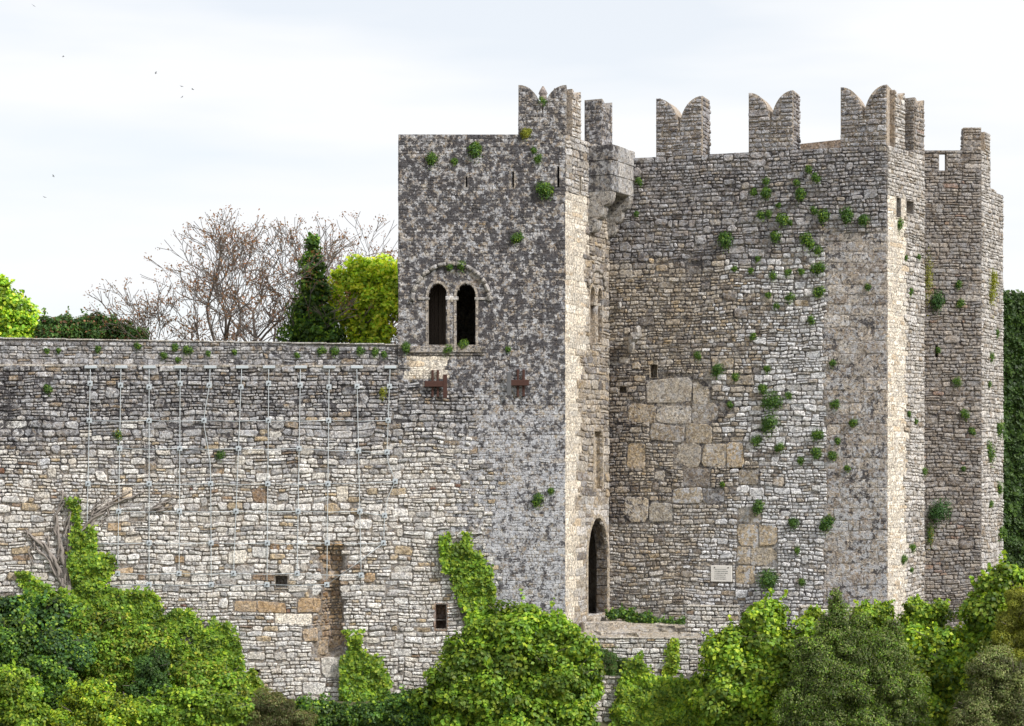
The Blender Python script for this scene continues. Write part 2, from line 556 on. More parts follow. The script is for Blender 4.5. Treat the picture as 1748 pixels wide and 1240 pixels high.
        mo = .92 if st[0] in (LICHEN, BLUEGREY) else .12 if st[0] is ASHLAR else .26 if st[0] in (CREAM, WHITE) else .8 if st[0] is BAND else .55 if st[0] in (GREY, BROWNGREY) or pal is not None and fid == 'mw' else .4
        li = (min(1, max(0, st[1] + vz)), min(1, max(0, st[2] + vz)), st[3] if pal is None else .2, mo * random.uniform(.6, 1.1))
        seen = 0
        vp = face.pt(um, zm)
        if -5 < px < 1753 and -5 < py < 1245 and face.n.x * vp.x + face.n.y * vp.y < 0:
            seen = w * h
        items.append((seen, [face.pt(*p) for p in pts], len(rings[0]), col, li))
    POOL.setdefault(owner.name, []).append((parent, items))
    if core:
        bed(parent, face, outline, holes, depth, grid, corename, fid)

def bed(parent, face, outline, holes, depth, g, name, fid):
    """the mortar bed: a rough sheet with real openings"""
    us = [p[0] for p in outline]; zs = [p[1] for p in outline]
    u0, u1, z0, z1 = min(us), max(us), min(zs), max(zs)
    nu, nz_ = max(2, int(round((u1 - u0) / g))), max(2, int(round((z1 - z0) / g)))
    ul = np.linspace(u0, u1, nu + 1); zl = np.linspace(z0, z1, nz_ + 1)
    rect = len(outline) == 4
    V, C, L = [], [], []
    mc = MORTAR.get(fid, (.3, .27, .23))
    for u in ul:
        for z in zl:
            o = nse(u, z, 2.2, 4.0) * .018 + nse(u, z, 6.0, 2.0) * .012
            if u in (u0, u1): o = 0
            if depth: o += depth(u, z)
            V.append(face.pt(u, z, o))
            px, py = face.px(u, z)
            st = style(fid, px, py)
            pc = np.mean([c for _, c in st[0]], axis=0)
            k = .75 if st[4] < .02 else .25
            C.append(tuple(np.array(mc) * (1 - k) + pc * k * .95))
            L.append((st[1] + (.28 if st[4] > .02 else 0), st[2] * .6, st[3], .9 if st[0] in (LICHEN, BLUEGREY) else .3))
    faces = []
    for i in range(nu):
        for j in range(nz_):
            um, zm = (ul[i] + ul[i + 1]) / 2, (zl[j] + zl[j + 1]) / 2
            if not rect and not inside(outline, um, zm): continue
            if any(inside(h, um, zm) for h in holes): continue
            a = i * (nz_ + 1) + j
            faces.append((a, a + nz_ + 1, a + nz_ + 2, a + 1))
    me = np_mesh(name, V, faces, M_ST, C, L, True)
    return put(name, me, parent)

def flush_stones(owner, limit=300):
    """the stones that show largest become parts of their own, the rest one joined part for each bed"""
    rows = POOL.pop(owner.name, [])
    allv = sorted((it[0] for _, items in rows for it in items), reverse=True)
    cut = allv[limit] if len(allv) > limit else -1
    for parent, items in rows:
        V, Fc, C, L, base = [], [], [], [], 0
        for seen, pts, k, col, li in items:
            if seen > max(cut, 0):
                ctr = sum(pts, Vector()) / len(pts)
                me = np_mesh('stone', [p - ctr for p in pts], SF[k], M_ST, col, li)
                put('stone', me, parent, ctr)
            else:
                V += pts; n = len(pts)
                Fc += [tuple(x + base for x in f) for f in SF[k]]
                C += [col] * n; L += [li] * n; base += n
        if V:
            o = put('rubble_stonework', np_mesh('rubble_stonework', V, Fc, M_ST, C, L), parent)
            o['kind'] = 'stuff'

def block(name, parent, corners_lo, size, axes, col, li, bev=.02, jit=.012, loc=None):
    """a dressed block: box from a corner along three axes, bevelled, slightly uneven"""
    bm = bmesh.new()
    bmesh.ops.create_cube(bm, size=1)
    ax, ay, az = axes
    o = Vector(corners_lo)
    for v in bm.verts:
        j = [random.uniform(-jit, jit) for _ in range(3)]
        q = [(v.co[i] + .5) * size[i] + j[i] for i in range(3)]
        v.co = ax * q[0] + ay * q[1] + az * q[2]
    if bev:
        bmesh.ops.bevel(bm, geom=list(bm.edges), offset=bev, segments=1, affect='EDGES')
    bmesh.ops.recalc_face_normals(bm, faces=list(bm.faces))
    me = bpy.data.meshes.new(name); bm.to_mesh(me); bm.free()
    return put(name, paint(me, col, li), parent, o)

def paint(me, col, li, mat=None):
    n = len(me.vertices)
    for nm, c in (('col', col), ('lich', li)):
        at = me.attributes.new(nm, 'FLOAT_COLOR', 'POINT')
        at.data.foreach_set('color', np.tile(np.array((tuple(c) + (.35,))[:4] if nm == 'lich' else tuple(c) + (1,), np.float32), n))
    me.materials.append(mat or M_ST)
    return me

def bm_put(name, bm, parent, mat, col=None, li=None, loc=(0, 0, 0), smooth=False):
    bmesh.ops.recalc_face_normals(bm, faces=list(bm.faces))
    me = bpy.data.meshes.new(name); bm.to_mesh(me); bm.free()
    if col is not None: paint(me, col, li, mat)
    else: me.materials.append(mat)
    if smooth: me.polygons.foreach_set('use_smooth', np.ones(len(me.polygons), dtype=bool))
    return put(name, me, parent, loc)

def extrude_poly(bm, pts, vec):
    a = [bm.verts.new(p) for p in pts]; b = [bm.verts.new(p + vec) for p in pts]
    bm.faces.new(a); bm.faces.new(list(reversed(b)))
    for i in range(len(a)):
        k = (i + 1) % len(a)
        bm.faces.new((a[i], b[i], b[k], a[k]))

def ring_strip(bm, pts, vec, closed=True):
    a = [bm.verts.new(p) for p in pts]; b = [bm.verts.new(p + vec) for p in pts]
    n = len(a)
    for i in range(n if closed else n - 1):
        k = (i + 1) % n
        bm.faces.new((a[i], a[k], b[k], b[i]))

def surround(name, parent, face, poly, width, proud, depth_in, col, li, back=False, openbottom=False):
    """a dressed frame round an opening: front ring, outer edge, and the reveal running into the wall"""
    c = (sum(p[0] for p in poly) / len(poly), sum(p[1] for p in poly) / len(poly))
    n = len(poly)
    outer = []
    for i in range(n):
        p0, p1, p2 = poly[i - 1], poly[i], poly[(i + 1) % n]
        t = Vector((p2[0] - p0[0], p2[1] - p0[1])).normalized(); nn = Vector((t.y, -t.x))
        if nn.dot(Vector((p1[0] - c[0], p1[1] - c[1]))) < 0: nn = -nn
        outer.append((p1[0] + nn.x * width, p1[1] + nn.y * width))
    bm = bmesh.new()
    A = [bm.verts.new(face.pt(u, z, proud)) for u, z in poly]
    B = [bm.verts.new(face.pt(u, z, proud)) for u, z in outer]
    Cc = [bm.verts.new(face.pt(u, z, -.05)) for u, z in outer]
    D = [bm.verts.new(face.pt(u, z, -depth_in)) for u, z in poly]
    for i in range(n):
        k = (i + 1) % n
        bm.faces.new((A[i], A[k], B[k], B[i])); bm.faces.new((B[i], B[k], Cc[k], Cc[i])); bm.faces.new((A[k], A[i], D[i], D[k]))
    if back:
        bm.faces.new(D)
    return bm_put(name, bm, parent, M_ST, col, li)

def tube(bm, pts, radii, sides=6, cap=True):
    rings = []
    for i, p in enumerate(pts):
        p = Vector(p)
        a = Vector(pts[max(0, i - 1)]); b = Vector(pts[min(len(pts) - 1, i + 1)])
        t = (b - a)
        if t.length < 1e-6: t = Vector((0, 0, 1))
        t.normalize()
        s = t.cross(Vector((0, 1, 0)) if abs(t.y) < .9 else Vector((1, 0, 0))).normalized(); q = t.cross(s)
        rings.append([bm.verts.new(p + (s * math.cos(k * 2 * math.pi / sides) + q * math.sin(k * 2 * math.pi / sides)) * radii[i]) for k in range(sides)])
    for a, b in zip(rings, rings[1:]):
        for k in range(sides):
            bm.faces.new((a[k], a[(k + 1) % sides], b[(k + 1) % sides], b[k]))
    if cap and sides > 2:
        bm.faces.new(list(reversed(rings[0]))); bm.faces.new(rings[-1])

def lathe(bm, prof, ctr, sides=14):
    rings = []
    for r, z in prof:
        rings.append([bm.verts.new((ctr[0] + r * math.cos(k * 2 * math.pi / sides), ctr[1] + r * math.sin(k * 2 * math.pi / sides), z)) for k in range(sides)])
    for a, b in zip(rings, rings[1:]):
        for k in range(sides):
            bm.faces.new((a[k], a[(k + 1) % sides], b[(k + 1) % sides], b[k]))
    bm.faces.new(list(reversed(rings[0]))); bm.faces.new(rings[-1])

def gothic(u0, u1, z0, zs, za, n=7):
    um = (u0 + u1) / 2; hw = um - u0
    pts = [(u0, z0), (u1, z0)]
    for i in range(n + 1):
        t = i / n
        pts.append((u1 - hw * t ** 1.6, zs + (za - zs) * math.sin(t * math.pi / 2) ** .95))
    for i in range(n - 1, -1, -1):
        t = i / n
        pts.append((u0 + hw * t ** 1.6, zs + (za - zs) * math.sin(t * math.pi / 2) ** .95))
    return pts

def arch(u0, u1, z0, zs, za, n=8):
    """opening outline: sill z0, springing zs, apex za, pointed a little"""
    um = (u0 + u1) / 2; hw = (u1 - u0) / 2
    pts = [(u0, z0), (u1, z0), (u1, zs)]
    for i in range(1, 2 * n):
        t = i / (2 * n) * math.pi
        x = um + hw * math.cos(t); s = math.sin(t)
        pts.append((x, zs + (za - zs) * s ** .9))
    pts.append((u0, zs))
    return pts

# ------------------------------------------------------------------ wall planes
CUR = Face((-24.9, 79.0), (-4.31, 80.0), 'cur')
GF = Face((-4.31, 80.0), (2.02, 80.0), 'gf')
GS = Face((2.02, 80.0), (3.85, 83.6), 'gs')
GL = Face((-4.31, 86.0), (-4.31, 80.0), 'gl')
MW = Face((3.85, 83.6), (14.23, 79.9), 'mw')
MR = Face((14.23, 79.9), (16.13, 82.5), 'mr')
RF = Face((16.7, 88.0), (19.58, 88.0), 'rf')
RS = Face((19.58, 88.0), (21.07, 90.5), 'rs')

def rect_px(face, x0, y0, x1, y1):
    a = face.uz(x0, y1); b = face.uz(x1, y0)
    return [(a[0], a[1]), (b[0], a[1]), (b[0], b[1]), (a[0], b[1])]

def blk_px(face, x0, y0, x1, y1, pal):
    a = face.uz(x0, y1); b = face.uz(x1, y0)
    return (a[0], a[1], b[0], b[1], pal)

def closed_back(name, parent, plan, z0, z1, roof=True, floor=False):
    """unseen walls, roof and floor that close a tower so that its inside is dark"""
    bm = bmesh.new()
    a = [bm.verts.new((x, y, z0)) for x, y in plan]; b = [bm.verts.new((x, y, z1)) for x, y in plan]
    for i in range(len(plan) - 1):
        bm.faces.new((a[i], a[i + 1], b[i + 1], b[i]))
    return bm_put(name, bm, parent, M_ST, (.33, .3, .26), (.5, .3, .1))

def deck(name, parent, plan, z):
    bm = bmesh.new()
    bm.faces.new([bm.verts.new((x, y, z)) for x, y in plan])
    return bm_put(name, bm, parent, M_ST, (.33, .3, .26), (.5, .3, .1))

# ================================================================== ground
def ground_z(x, y):
    d = max(0, 79.3 - y)
    front = -3.0 - min(d, 4) * .75 - max(0, d - 4) * .28
    front = max(front, -18)
    if y < 79.6: z = front
    else: z = front
    if x < -4.6 and y > 80.6: z = 7.6 * ss(80.6, 81.4, y) + -3.1 * (1 - ss(80.6, 81.4, y))
    if x >= -4.6 and y > 81.2: z = -1.4
    if y > 110: z = z - (y - 110) * .12
    if abs(x) > 60: z -= (abs(x) - 60) * .05
    z = max(z, -45)
    return z + nse(x, y, .4, 1) * .18 * (1 if y < 79 else .3)

gx = np.concatenate([[-4000, -1500, -600, -300, -150, -90, -60, -45], np.arange(-34, 34.1, 1.0), [45, 60, 90, 150, 300, 600, 1500, 4000]])
gy = np.concatenate([[-3000, -1000, -400, -150, -60, -20, 10, 30], np.arange(40, 70, 2.0), np.arange(70, 84, .4), np.arange(84, 112, 2.0), [125, 150, 200, 300, 500, 900, 1800, 4500]])
V = [(x, y, ground_z(x, y)) for x in gx for y in gy]
ny = len(gy)
Fc = [(i * ny + j, (i + 1) * ny + j, (i + 1) * ny + j + 1, i * ny + j + 1) for i in range(len(gx) - 1) for j in range(ny - 1)]
prop(put('ground', np_mesh('ground', V, Fc, M_GROUND, smooth=True)), kind='structure')

# ================================================================== curtain wall
cw = thing('curtain_wall', (-14.5, 79.6, -3.2), 'long pale rubble curtain wall with parapet, running up to the square gate tower', 'wall')
ZL = 9.68
holes_c = [rect_px(CUR, 470, 983, 491, 1004), rect_px(CUR, 434, 1142, 444, 1149)]
UC = CUR.u
def chase(u, z):
    px, py = CUR.px(u, z)
    if py < 918 or px < 520 or px > 589: return 0.0
    d = .42 * ss(528, 572, px) * ss(918, 960, py) * (1 - .85 * ss(1105, 1135, py + (px - 560) * .5))
    return -d if px <= 586.5 else 0.0
tan_c = [(430, 935, 460, 955, 'CREAM'), (400, 1028, 440, 1046, 'BROWN'), (440, 1028, 488, 1047, 'BROWN'), (468, 1046, 532, 1066, 'ASHLAR'), (508, 1020, 548, 1046, 'BROWN'), (515, 1072, 542, 1094, 'BROWN'),
         (533, 1092, 558, 1120, 'BROWN'), (558, 1092, 586, 1120, 'BROWN'), (547, 1122, 585, 1158, 'CREAM'), (515, 1166, 556, 1187, 'CREAM'), (430, 832, 456, 860, 'BROWN'), (575, 832, 594, 858, 'ASHLAR'),
         (207, 830, 226, 850, 'ASHLAR'), (412, 765, 450, 776, 'ASHLAR'), (186, 893, 208, 907, 'BROWN'), (213, 918, 242, 930, 'ASHLAR'), (190, 970, 228, 981, 'BROWN'), (297, 948, 315, 962, 'BROWN'), (390, 940, 422, 965, 'ASHLAR'),
         (362, 800, 384, 812, 'BROWN'), (20, 930, 52, 946, 'CREAM'), (22, 948, 54, 958, 'CREAM'), (60, 838, 84, 850, 'CREAM'), (548, 975, 580, 990, 'BROWN'), (622, 978, 640, 995, 'BROWN'), (460, 930, 478, 942, 'BROWN'), (488, 930, 500, 941, 'BROWN')]
PALS = dict(TAN=TAN, CREAM=CREAM, BROWN=BROWN, ASHLAR=ASHLAR, WARM=WARM, PALE=PALE)
UEND = CUR.L
bond = []
z = -4.0
while z < ZL - .5:
    h = random.uniform(.16, .36)
    if random.random() < .62:
        bond.append((-random.uniform(.08, .5), z, random.uniform(.08, .55), z + h))
    z += h + random.choice([0, 0, .15, .3])
bond_avoid = [[(UEND + a, b), (UEND + .2, b), (UEND + .2, d), (UEND + a, d)] for a, b, c, d in bond]
masonry(cw, cw, CUR, [(3.0, -4.2), (UEND, -4.2), (UEND, ZL), (3.0, ZL)], holes_c, [blk_px(CUR, a, b, c, d, PALS[p]) for a, b, c, d, p in tan_c], depth=chase, big=.5, grid=.12, avoid=bond_avoid)
for h in holes_c:
    surround('putlog_hole', cw, CUR, h, .05, .035, .9, (.42, .36, .28), (.3, .1, .1), back=True)
# parapet, set back behind the ledge
PAR = Face(CUR.A - CUR.n * .12, CUR.B - CUR.n * .12, 'par')
zt = lambda u: 10.72 - .27 * (u / UEND)
parapet = put('parapet', np_mesh('parapet', [PAR.pt(3, ZL, -.02), PAR.pt(UEND, ZL, -.02), PAR.pt(UEND, zt(UEND), -.02), PAR.pt(3, zt(3), -.02), PAR.pt(3, ZL, -.6), PAR.pt(UEND, ZL, -.6), PAR.pt(UEND, zt(UEND), -.6), PAR.pt(3, zt(3), -.6)],
    [(0, 1, 2, 3), (5, 4, 7, 6), (3, 2, 6, 7), (4, 0, 3, 7), (1, 5, 6, 2), (4, 5, 1, 0)], M_ST, (.25, .245, .24), (.5, .2, .1)), cw)
masonry(cw, parapet, PAR, [(3.0, ZL), (UEND, ZL), (UEND, zt(UEND)), (3.0, zt(3.0))], row=(.14, .24), core=False)
u = 3.0
while u < UEND - .2:
    w = min(random.uniform(.7, 1.5), UEND - u)
    block('coping_stone', parapet, PAR.pt(u + .01, zt(u) + .002, .05), (w - .02, .72, .055), (PAR.d, -PAR.n, Vector((0, 0, 1))), pick([(1, (.56, .54, .50))]), (.3, .3, .1), .012, .006)
    u += w
u = 3.0
while u < UEND - .2:
    w = min(random.uniform(.6, 1.3), UEND - u)
    block('ledge_stone', cw, CUR.pt(u + .01, ZL - .07, .06), (w - .02, .26, .085), (CUR.d, -CUR.n, Vector((0, 0, 1))), pick([(1, (.50, .46, .40))]), (.35, .2, .1), .012, .008)
    u += w
bm = bmesh.new()
extrude_poly(bm, [CUR.pt(3, -4.2, -.55), CUR.pt(UEND, -4.2, -.55), CUR.pt(UEND, ZL - .08, -.55), CUR.pt(3, ZL - .08, -.55)], -CUR.n * .9)
bm_put('wall_back', bm, cw, M_ST, (.3, .27, .24), (.4, .2, .1))
flush_stones(cw)

# ================================================================== gate tower
gt = thing('gate_tower', (-1.2, 82, -3.2), 'square gate tower blotched with black and grey lichen, twin arched window high up', 'tower')
ZT = 18.45
wl = arch(GF.u(731), GF.u(763.5), GF.uz(0, 589)[1], GF.uz(0, 508)[1], GF.uz(0, 484)[1])
wr = arch(GF.u(779), GF.u(812), GF.uz(0, 589)[1], GF.uz(0, 508)[1], GF.uz(0, 484)[1])
slits = [rect_px(GF, 872.5, 293, 877.5, 322), rect_px(GF, 795, 301, 798.5, 321), rect_px(GF, 950, 284, 955, 320)]
lowwin = rect_px(GF, 744, 1031, 763, 1075)
win_zone = [(GF.u(700), GF.uz(0, 602)[1]), (GF.u(838), GF.uz(0, 602)[1]), (GF.u(838), GF.uz(0, 500)[1]), (GF.u(815), GF.uz(0, 465)[1]), (GF.u(770), GF.uz(0, 450)[1]), (GF.u(725), GF.uz(0, 465)[1]), (GF.u(700), GF.uz(0, 500)[1])]
masonry(gt, gt, GF, [(0, -4.2), (GF.L, -4.2), (GF.L, ZT), (0, ZT)], [wl, wr, lowwin] + slits, [(a, b, c, d, GREY if CAMZ + 1 < b else CREAM) for a, b, c, d in bond], row=(.11, .22), endlo=.6, endhi=.02, big=.06, avoid=[win_zone], grid=.10)
LIC = (.42, .37, .31)
for h in slits:
    surround('arrow_slit', gt, GF, h, .07, .012, .7, LIC, (.75, .5, .3))
lw = surround('low_window', gt, GF, lowwin, .10, .03, .8, (.36, .24, .17), (.3, .1, .2), back=True)
# twin window
tw = surround('twin_window', gt, GF, wl, .10, .02, .55, (.45, .40, .34), (.6, .45, .3))
surround('window_arch', tw, GF, wr, .10, .022, .55, (.45, .40, .34), (.6, .45, .3))
cu = GF.u(771.3); cp = GF.pt(cu, 0, -.16)
zb, zc = GF.uz(0, 590)[1], GF.uz(0, 508)[1]
bm = bmesh.new()
lathe(bm, [(.08, zb + .16), (.072, zb + .5), (.078, zc - .62)], cp)
bm_put('column_shaft', bm, tw, M_ST, (.78, .72, .62), (.15, .3, .05), smooth=True)
bm = bmesh.new()
lathe(bm, [(.16, zb - .02), (.17, zb + .05), (.13, zb + .09), (.14, zb + .13), (.09, zb + .17)], cp)
bm_put('column_base', bm, tw, M_ST, (.62, .58, .5), (.35, .4, .1), smooth=True)
bm = bmesh.new()
lathe(bm, [(.088, zc - .64), (.12, zc - .60), (.10, zc - .55), (.13, zc - .3), (.18, zc - .12), (.19, zc - .1)], cp)
bm_put('capital', bm, tw, M_ST, (.76, .69, .57), (.15, .2, .1), smooth=True)
X, Zv = Vector((1, 0, 0)), Vector((0, 0, 1))
block('impost', tw, GF.pt(cu - .24, zc - .1, .035), (.48, .5, .14), (X, -GF.n, Zv), (.80, .78, .75), (.15, .4, .05), .015, .004)
for x0, x1 in ((714, 733), (810, 842)):
    block('impost_band', tw, GF.pt(GF.u(x0), zc - .1, .045), (GF.u(x1) - GF.u(x0), .12, .10), (X, -GF.n, Zv), (.45, .43, .4), (.5, .5, .1), .015, .006)
us0, us1 = GF.u(699), GF.u(829)
block('window_sill', tw, GF.pt(us0, GF.uz(0, 603)[1], .10), (us1 - us0, .30, .26), (X, -GF.n, Zv), (.40, .36, .31), (.7, .4, .2), .03, .015)
block('sill_string', tw, GF.pt(us0 + .05, GF.uz(0, 607)[1], .05), (us1 - us0 - .1, .2, .085), (X, -GF.n, Zv), (.36, .32, .28), (.75, .3, .2), .02, .012)
# hood mould, a round moulding of short curved stones
hc, hr = (GF.u(770), GF.uz(0, 515)[1]), (GF.u(836) - GF.u(704)) / 2
n = 13
for i in range(n):
    a0, a1 = math.pi * i / n + .01, math.pi * (i + 1) / n - .01
    bm = bmesh.new()
    pts = [GF.pt(hc[0] + hr * math.cos(a), hc[1] + hr * .98 * math.sin(a) , .05) for a in np.linspace(a0, a1, 4)]
    tube(bm, pts, [.085] * 4, 8)
    bm_put('hood_stone', bm, tw, M_ST, pick([(1, (.44, .42, .39))]), (.6, .5, .1), smooth=True)
# boards standing behind the openings
for px0 in (727, 747):
    bm = bmesh.new()
    for k in range(3):
        a = GF.u(px0 + k * 6.5)
        extrude_poly(bm, [GF.pt(a, zb - .3, -1.1 - .02 * k), GF.pt(a + .135, zb - .3, -1.1 - .02 * k), GF.pt(a + .135, zc + .9, -1.1 - .02 * k), GF.pt(a, zc + .9, -1.1 - .02 * k)], GF.n * -.03)
    bm_put('shutter_board', bm, tw, M_WOOD)

# side with the gate
def U(px, py=800): return GS.u(px)
door = gothic(U(1003), U(1037), GS.uz(1020, 1050)[1], GS.uz(1003, 950)[1], GS.uz(1019, 884)[1])
sw = [arch(U(1006.5), U(1015.5), GS.uz(1010, 586)[1], GS.uz(1010, 512)[1], GS.uz(1010, 489)[1]), arch(U(1019), U(1027), GS.uz(1020, 586)[1], GS.uz(1020, 514)[1], GS.uz(1020, 491)[1])]
niche = [(U(1013), GS.uz(1020, 838)[1]), (U(1027), GS.uz(1020, 838)[1]), (U(1027), GS.uz(1020, 733)[1]), (U(1013), GS.uz(1020, 733)[1])]
slit_s = [rect_px(GS, 989, 302, 991.5, 330)]
masonry(gt, gt, GS, [(0, -1.2), (GS.L, -1.2), (GS.L, ZT), (0, ZT)], [door, niche] + sw + slit_s, row=(.2, .36), endlo=.015, grid=.10)
dr = surround('gate_arch', gt, GS, door, .16, .035, .12, (.52, .45, .35), (.3, .2, .2))
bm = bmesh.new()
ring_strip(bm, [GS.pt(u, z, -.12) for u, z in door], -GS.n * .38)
bm_put('shade_toned_jamb', bm, gt, M_ST, (.17, .135, .10), (.55, .05, .25))  # shade inside the doorway put into a darker stone colour
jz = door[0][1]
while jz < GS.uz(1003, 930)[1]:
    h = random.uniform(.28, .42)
    block('jamb_stone', gt, GS.pt(U(1037) - .05, jz + .01, -.02), (.09, .44, h - .02), (GS.d, -GS.n, Zv), pick([(1, (.20, .165, .125))]), (.5, .05, .2), .02, .012)  # jamb stones coloured dark as well, to carry the doorway shade
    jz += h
surround('niche_frame', gt, GS, niche, .10, .05, .22, (.52, .44, .33), (.3, .1, .2), back=True)
surround('arrow_slit', gt, GS, slit_s[0], .05, .012, .6, (.5, .45, .38), (.3, .3, .1))
sw1 = surround('side_twin_window', gt, GS, sw[0], .09, .03, .30, (.60, .52, .42), (.2, .25, .1), back=True)
surround('window_arch', sw1, GS, sw[1], .09, .033, .30, (.60, .52, .42), (.2, .25, .1), back=True)
cq = GS.pt(U(1017.2), 0, -.06); zb2, zc2 = GS.uz(1017, 588)[1], GS.uz(1017, 520)[1]
bm = bmesh.new(); lathe(bm, [(.13, zb2), (.09, zb2 + .12), (.075, zb2 + .16), (.075, zc2 - .4), (.1, zc2 - .38), (.16, zc2 - .06)], cq)
bm_put('column', bm, sw1, M_ST, (.40, .37, .34), (.4, .2, .1), smooth=True)
block('impost', sw1, GS.pt(U(1011.5), zc2 - .06, .08), (.62, .3, .12), (GS.d, -GS.n, Zv), (.5, .45, .38), (.3, .2, .1), .015, .004)
hcx = U(1017); hz = GS.uz(1017, 492)[1]
for i in range(7):
    a0, a1 = math.pi * (i + .1) / 7, math.pi * (i + .9) / 7
    bm = bmesh.new()
    tube(bm, [GS.pt(hcx + .78 * math.cos(a), hz + .72 * math.sin(a), .06) for a in np.linspace(a0, a1, 3)], [.08] * 3, 6)
    bm_put('hood_stone', bm, sw1, M_ST, (.42, .38, .33), (.5, .3, .1), smooth=True)

masonry(gt, gt, GL, [(0, 9.5), (GL.L, 9.5), (GL.L, ZT), (0, ZT)], row=(.11, .22), grid=.2)
closed_back('rear_wall', gt, [(-4.29, 80), (-4.29, 86), (3.0, 86), (3.85, 83.6)], -1.2, ZT - .02)
deck('roof_deck', gt, [(-4.25, 80.05), (1.98, 80.05), (3.8, 83.6), (3, 85.95), (-4.25, 85.95)], ZT - .25)
deck('gate_floor', gt, [(-4.25, 80.05), (1.98, 80.05), (3.8, 83.6), (3, 85.95), (-4.25, 85.95)], GS.uz(1020, 1050)[1] - .02)

def swallow(u0, u1, z0, z1, zv, n=12):
    um = (u0 + u1) / 2; hw = um - u0
    pts = [(u0, z0), (u1, z0)]
    for i in range(n):
        t = math.sin(i / (n - 1) * math.pi / 2)
        pts.append((u1 - hw * t * .995, zv + (z1 - zv) * math.sqrt(max(0, 1 - t ** 2.1))))
    for i in range(n):
        t = math.sin((1 - i / (n - 1)) * math.pi / 2)
        pts.append((u0 + hw * t * .995, zv + (z1 - zv) * math.sqrt(max(0, 1 - t ** 2.1))))
    return pts

def merlon(owner, face, u0, u1, z0, z1, zv, th, fid, plain=False, ends='r', col=None):
    prof = [(u0, z0), (u1, z0), (u1, z1), (u0, z1)] if plain else swallow(u0, u1, z0, z1, zv)
    bm = bmesh.new()
    extrude_poly(bm, [face.pt(u, z, -.005) for u, z in prof], -face.n * th)
    col = col or ((.36, .33, .30) if fid == 'gf' else (.54, .46, .37))
    m = bm_put('merlon', bm, owner, M_ST, col, (.55, .4, .15) if fid == 'gf' else (.25, .2, .1))
    masonry(owner, m, face, prof, row=(.12, .22), core=False, fixed=fid, endhi=.02, endlo=.02, warpk=.35, tight=.05)
    if 'r' in ends:
        e = Face(face.pt(u1, 0, -.0).xy, face.pt(u1, 0, -th).xy, fid)
        masonry(owner, m, e, [(0.02, z0), (th, z0), (th, z1 - .05), (0.02, z1 - .05)], row=(.12, .22), core=False, fixed=fid, warpk=.3)
    if 'l' in ends:
        e = Face(face.pt(u0, 0, -th).xy, face.pt(u0, 0, 0).xy, fid)
        masonry(owner, m, e, [(0, z0), (th - .02, z0), (th - .02, z1 - .05), (0, z1 - .05)], row=(.12, .22), core=False, fixed=fid, warpk=.3)
    return m
merlon(gt, GF, GF.u(885), GF.u(967), ZT, 20.33, 19.1, .6, 'gf')
merlon(gt, GS, .62, 1.40, ZT, 20.28, 19.3, .6, 'gs')
merlon(gt, GS, 3.35, 4.35, ZT - .2, 20.33, 19.4, .75, 'gf', ends='lr')
# machicolation box over the gate
mach = put('machicolation', np_mesh('machicolation', [GS.pt(u, z, o) for u in (2.1, 4.2) for o in (-.05, .96) for z in (16.6, 18.25)],
    [(0, 1, 3, 2), (4, 6, 7, 5), (1, 5, 7, 3), (2, 3, 7, 6), (0, 4, 5, 1)], M_ST, (.42, .40, .38), (.5, .3, .1)), gt)
MA, ML, MWd = 2.05, 2.22, 1.02
zz = 16.5
for hh in (.62, .58, .62):
    block('machicolation_block', mach, GS.pt(MA, zz, MWd), (.62, MWd + .05, hh - .012), (GS.d, -GS.n, Zv), pick([(1, (.36, .35, .34))]), (.75, .5, .05, .6), .025, .014)
    block('machicolation_block', mach, GS.pt(MA + .63, zz, MWd), (.78, .45, hh - .012), (GS.d, -GS.n, Zv), pick([(1, (.52, .51, .50))]), (.5, .4, .05, .4), .025, .014)
    block('machicolation_block', mach, GS.pt(MA + 1.42, zz, MWd), (ML - 1.42, .45, hh - .012), (GS.d, -GS.n, Zv), pick([(1, (.52, .51, .50))]), (.5, .4, .05, .4), .025, .014)
    zz += hh
for ua in (MA, MA + ML - .48):
    prof = []
    zt_ = 16.5
    for (o0, o1, h_) in ((.98, .66, .55), (.66, .40, .5), (.40, .16, .5)):
        for t in np.linspace(0, math.pi / 2, 6):
            prof.append((o1 + (o0 - o1) * math.cos(t), zt_ - h_ * .12 - h_ * .88 * math.sin(t)))
        zt_ -= h_
        prof.append((o1 - .02, zt_))
    prof = [(-.05, 16.5), (.98, 16.5)] + prof + [(-.05, zt_)]
    bm = bmesh.new()
    extrude_poly(bm, [GS.pt(ua, z, o) for o, z in prof], GS.d * .46)
    bm_put('corbel', bm, mach, M_ST, (.44, .42, .39), (.6, .5, .08))
flush_stones(gt)
# finial standing behind the corner merlon
fp = P(927, 800, 80.95)
fin = thing('stone_finial', (fp.x, fp.y, ZT - .25), 'small turned stone finial peeking between the horns of the gate tower merlon', 'finial')
block('pedestal', fin, (fp.x - .17, fp.y - .17, ZT - .25), (.34, .34, 1.28), (X, Vector((0, 1, 0)), Zv), (.36, .24, .18), (.3, .1, .2), .02, .01)
bm = bmesh.new()
z = ZT + 1.03
lathe(bm, [(.17, z - .1), (.19, z), (.10, z + .06), (.19, z + .16), (.20, z + .26), (.11, z + .36), (.09, z + .42), (.15, z + .47), (.15, z + .57), (.13, z + .63), (.18, z + .68), (.13, z + .80), (.03, z + .97)], (fp.x, fp.y), 12)
bm_put('turned_top', bm, fin, M_ST, (.36, .31, .29), (.4, .3, .1), smooth=True)

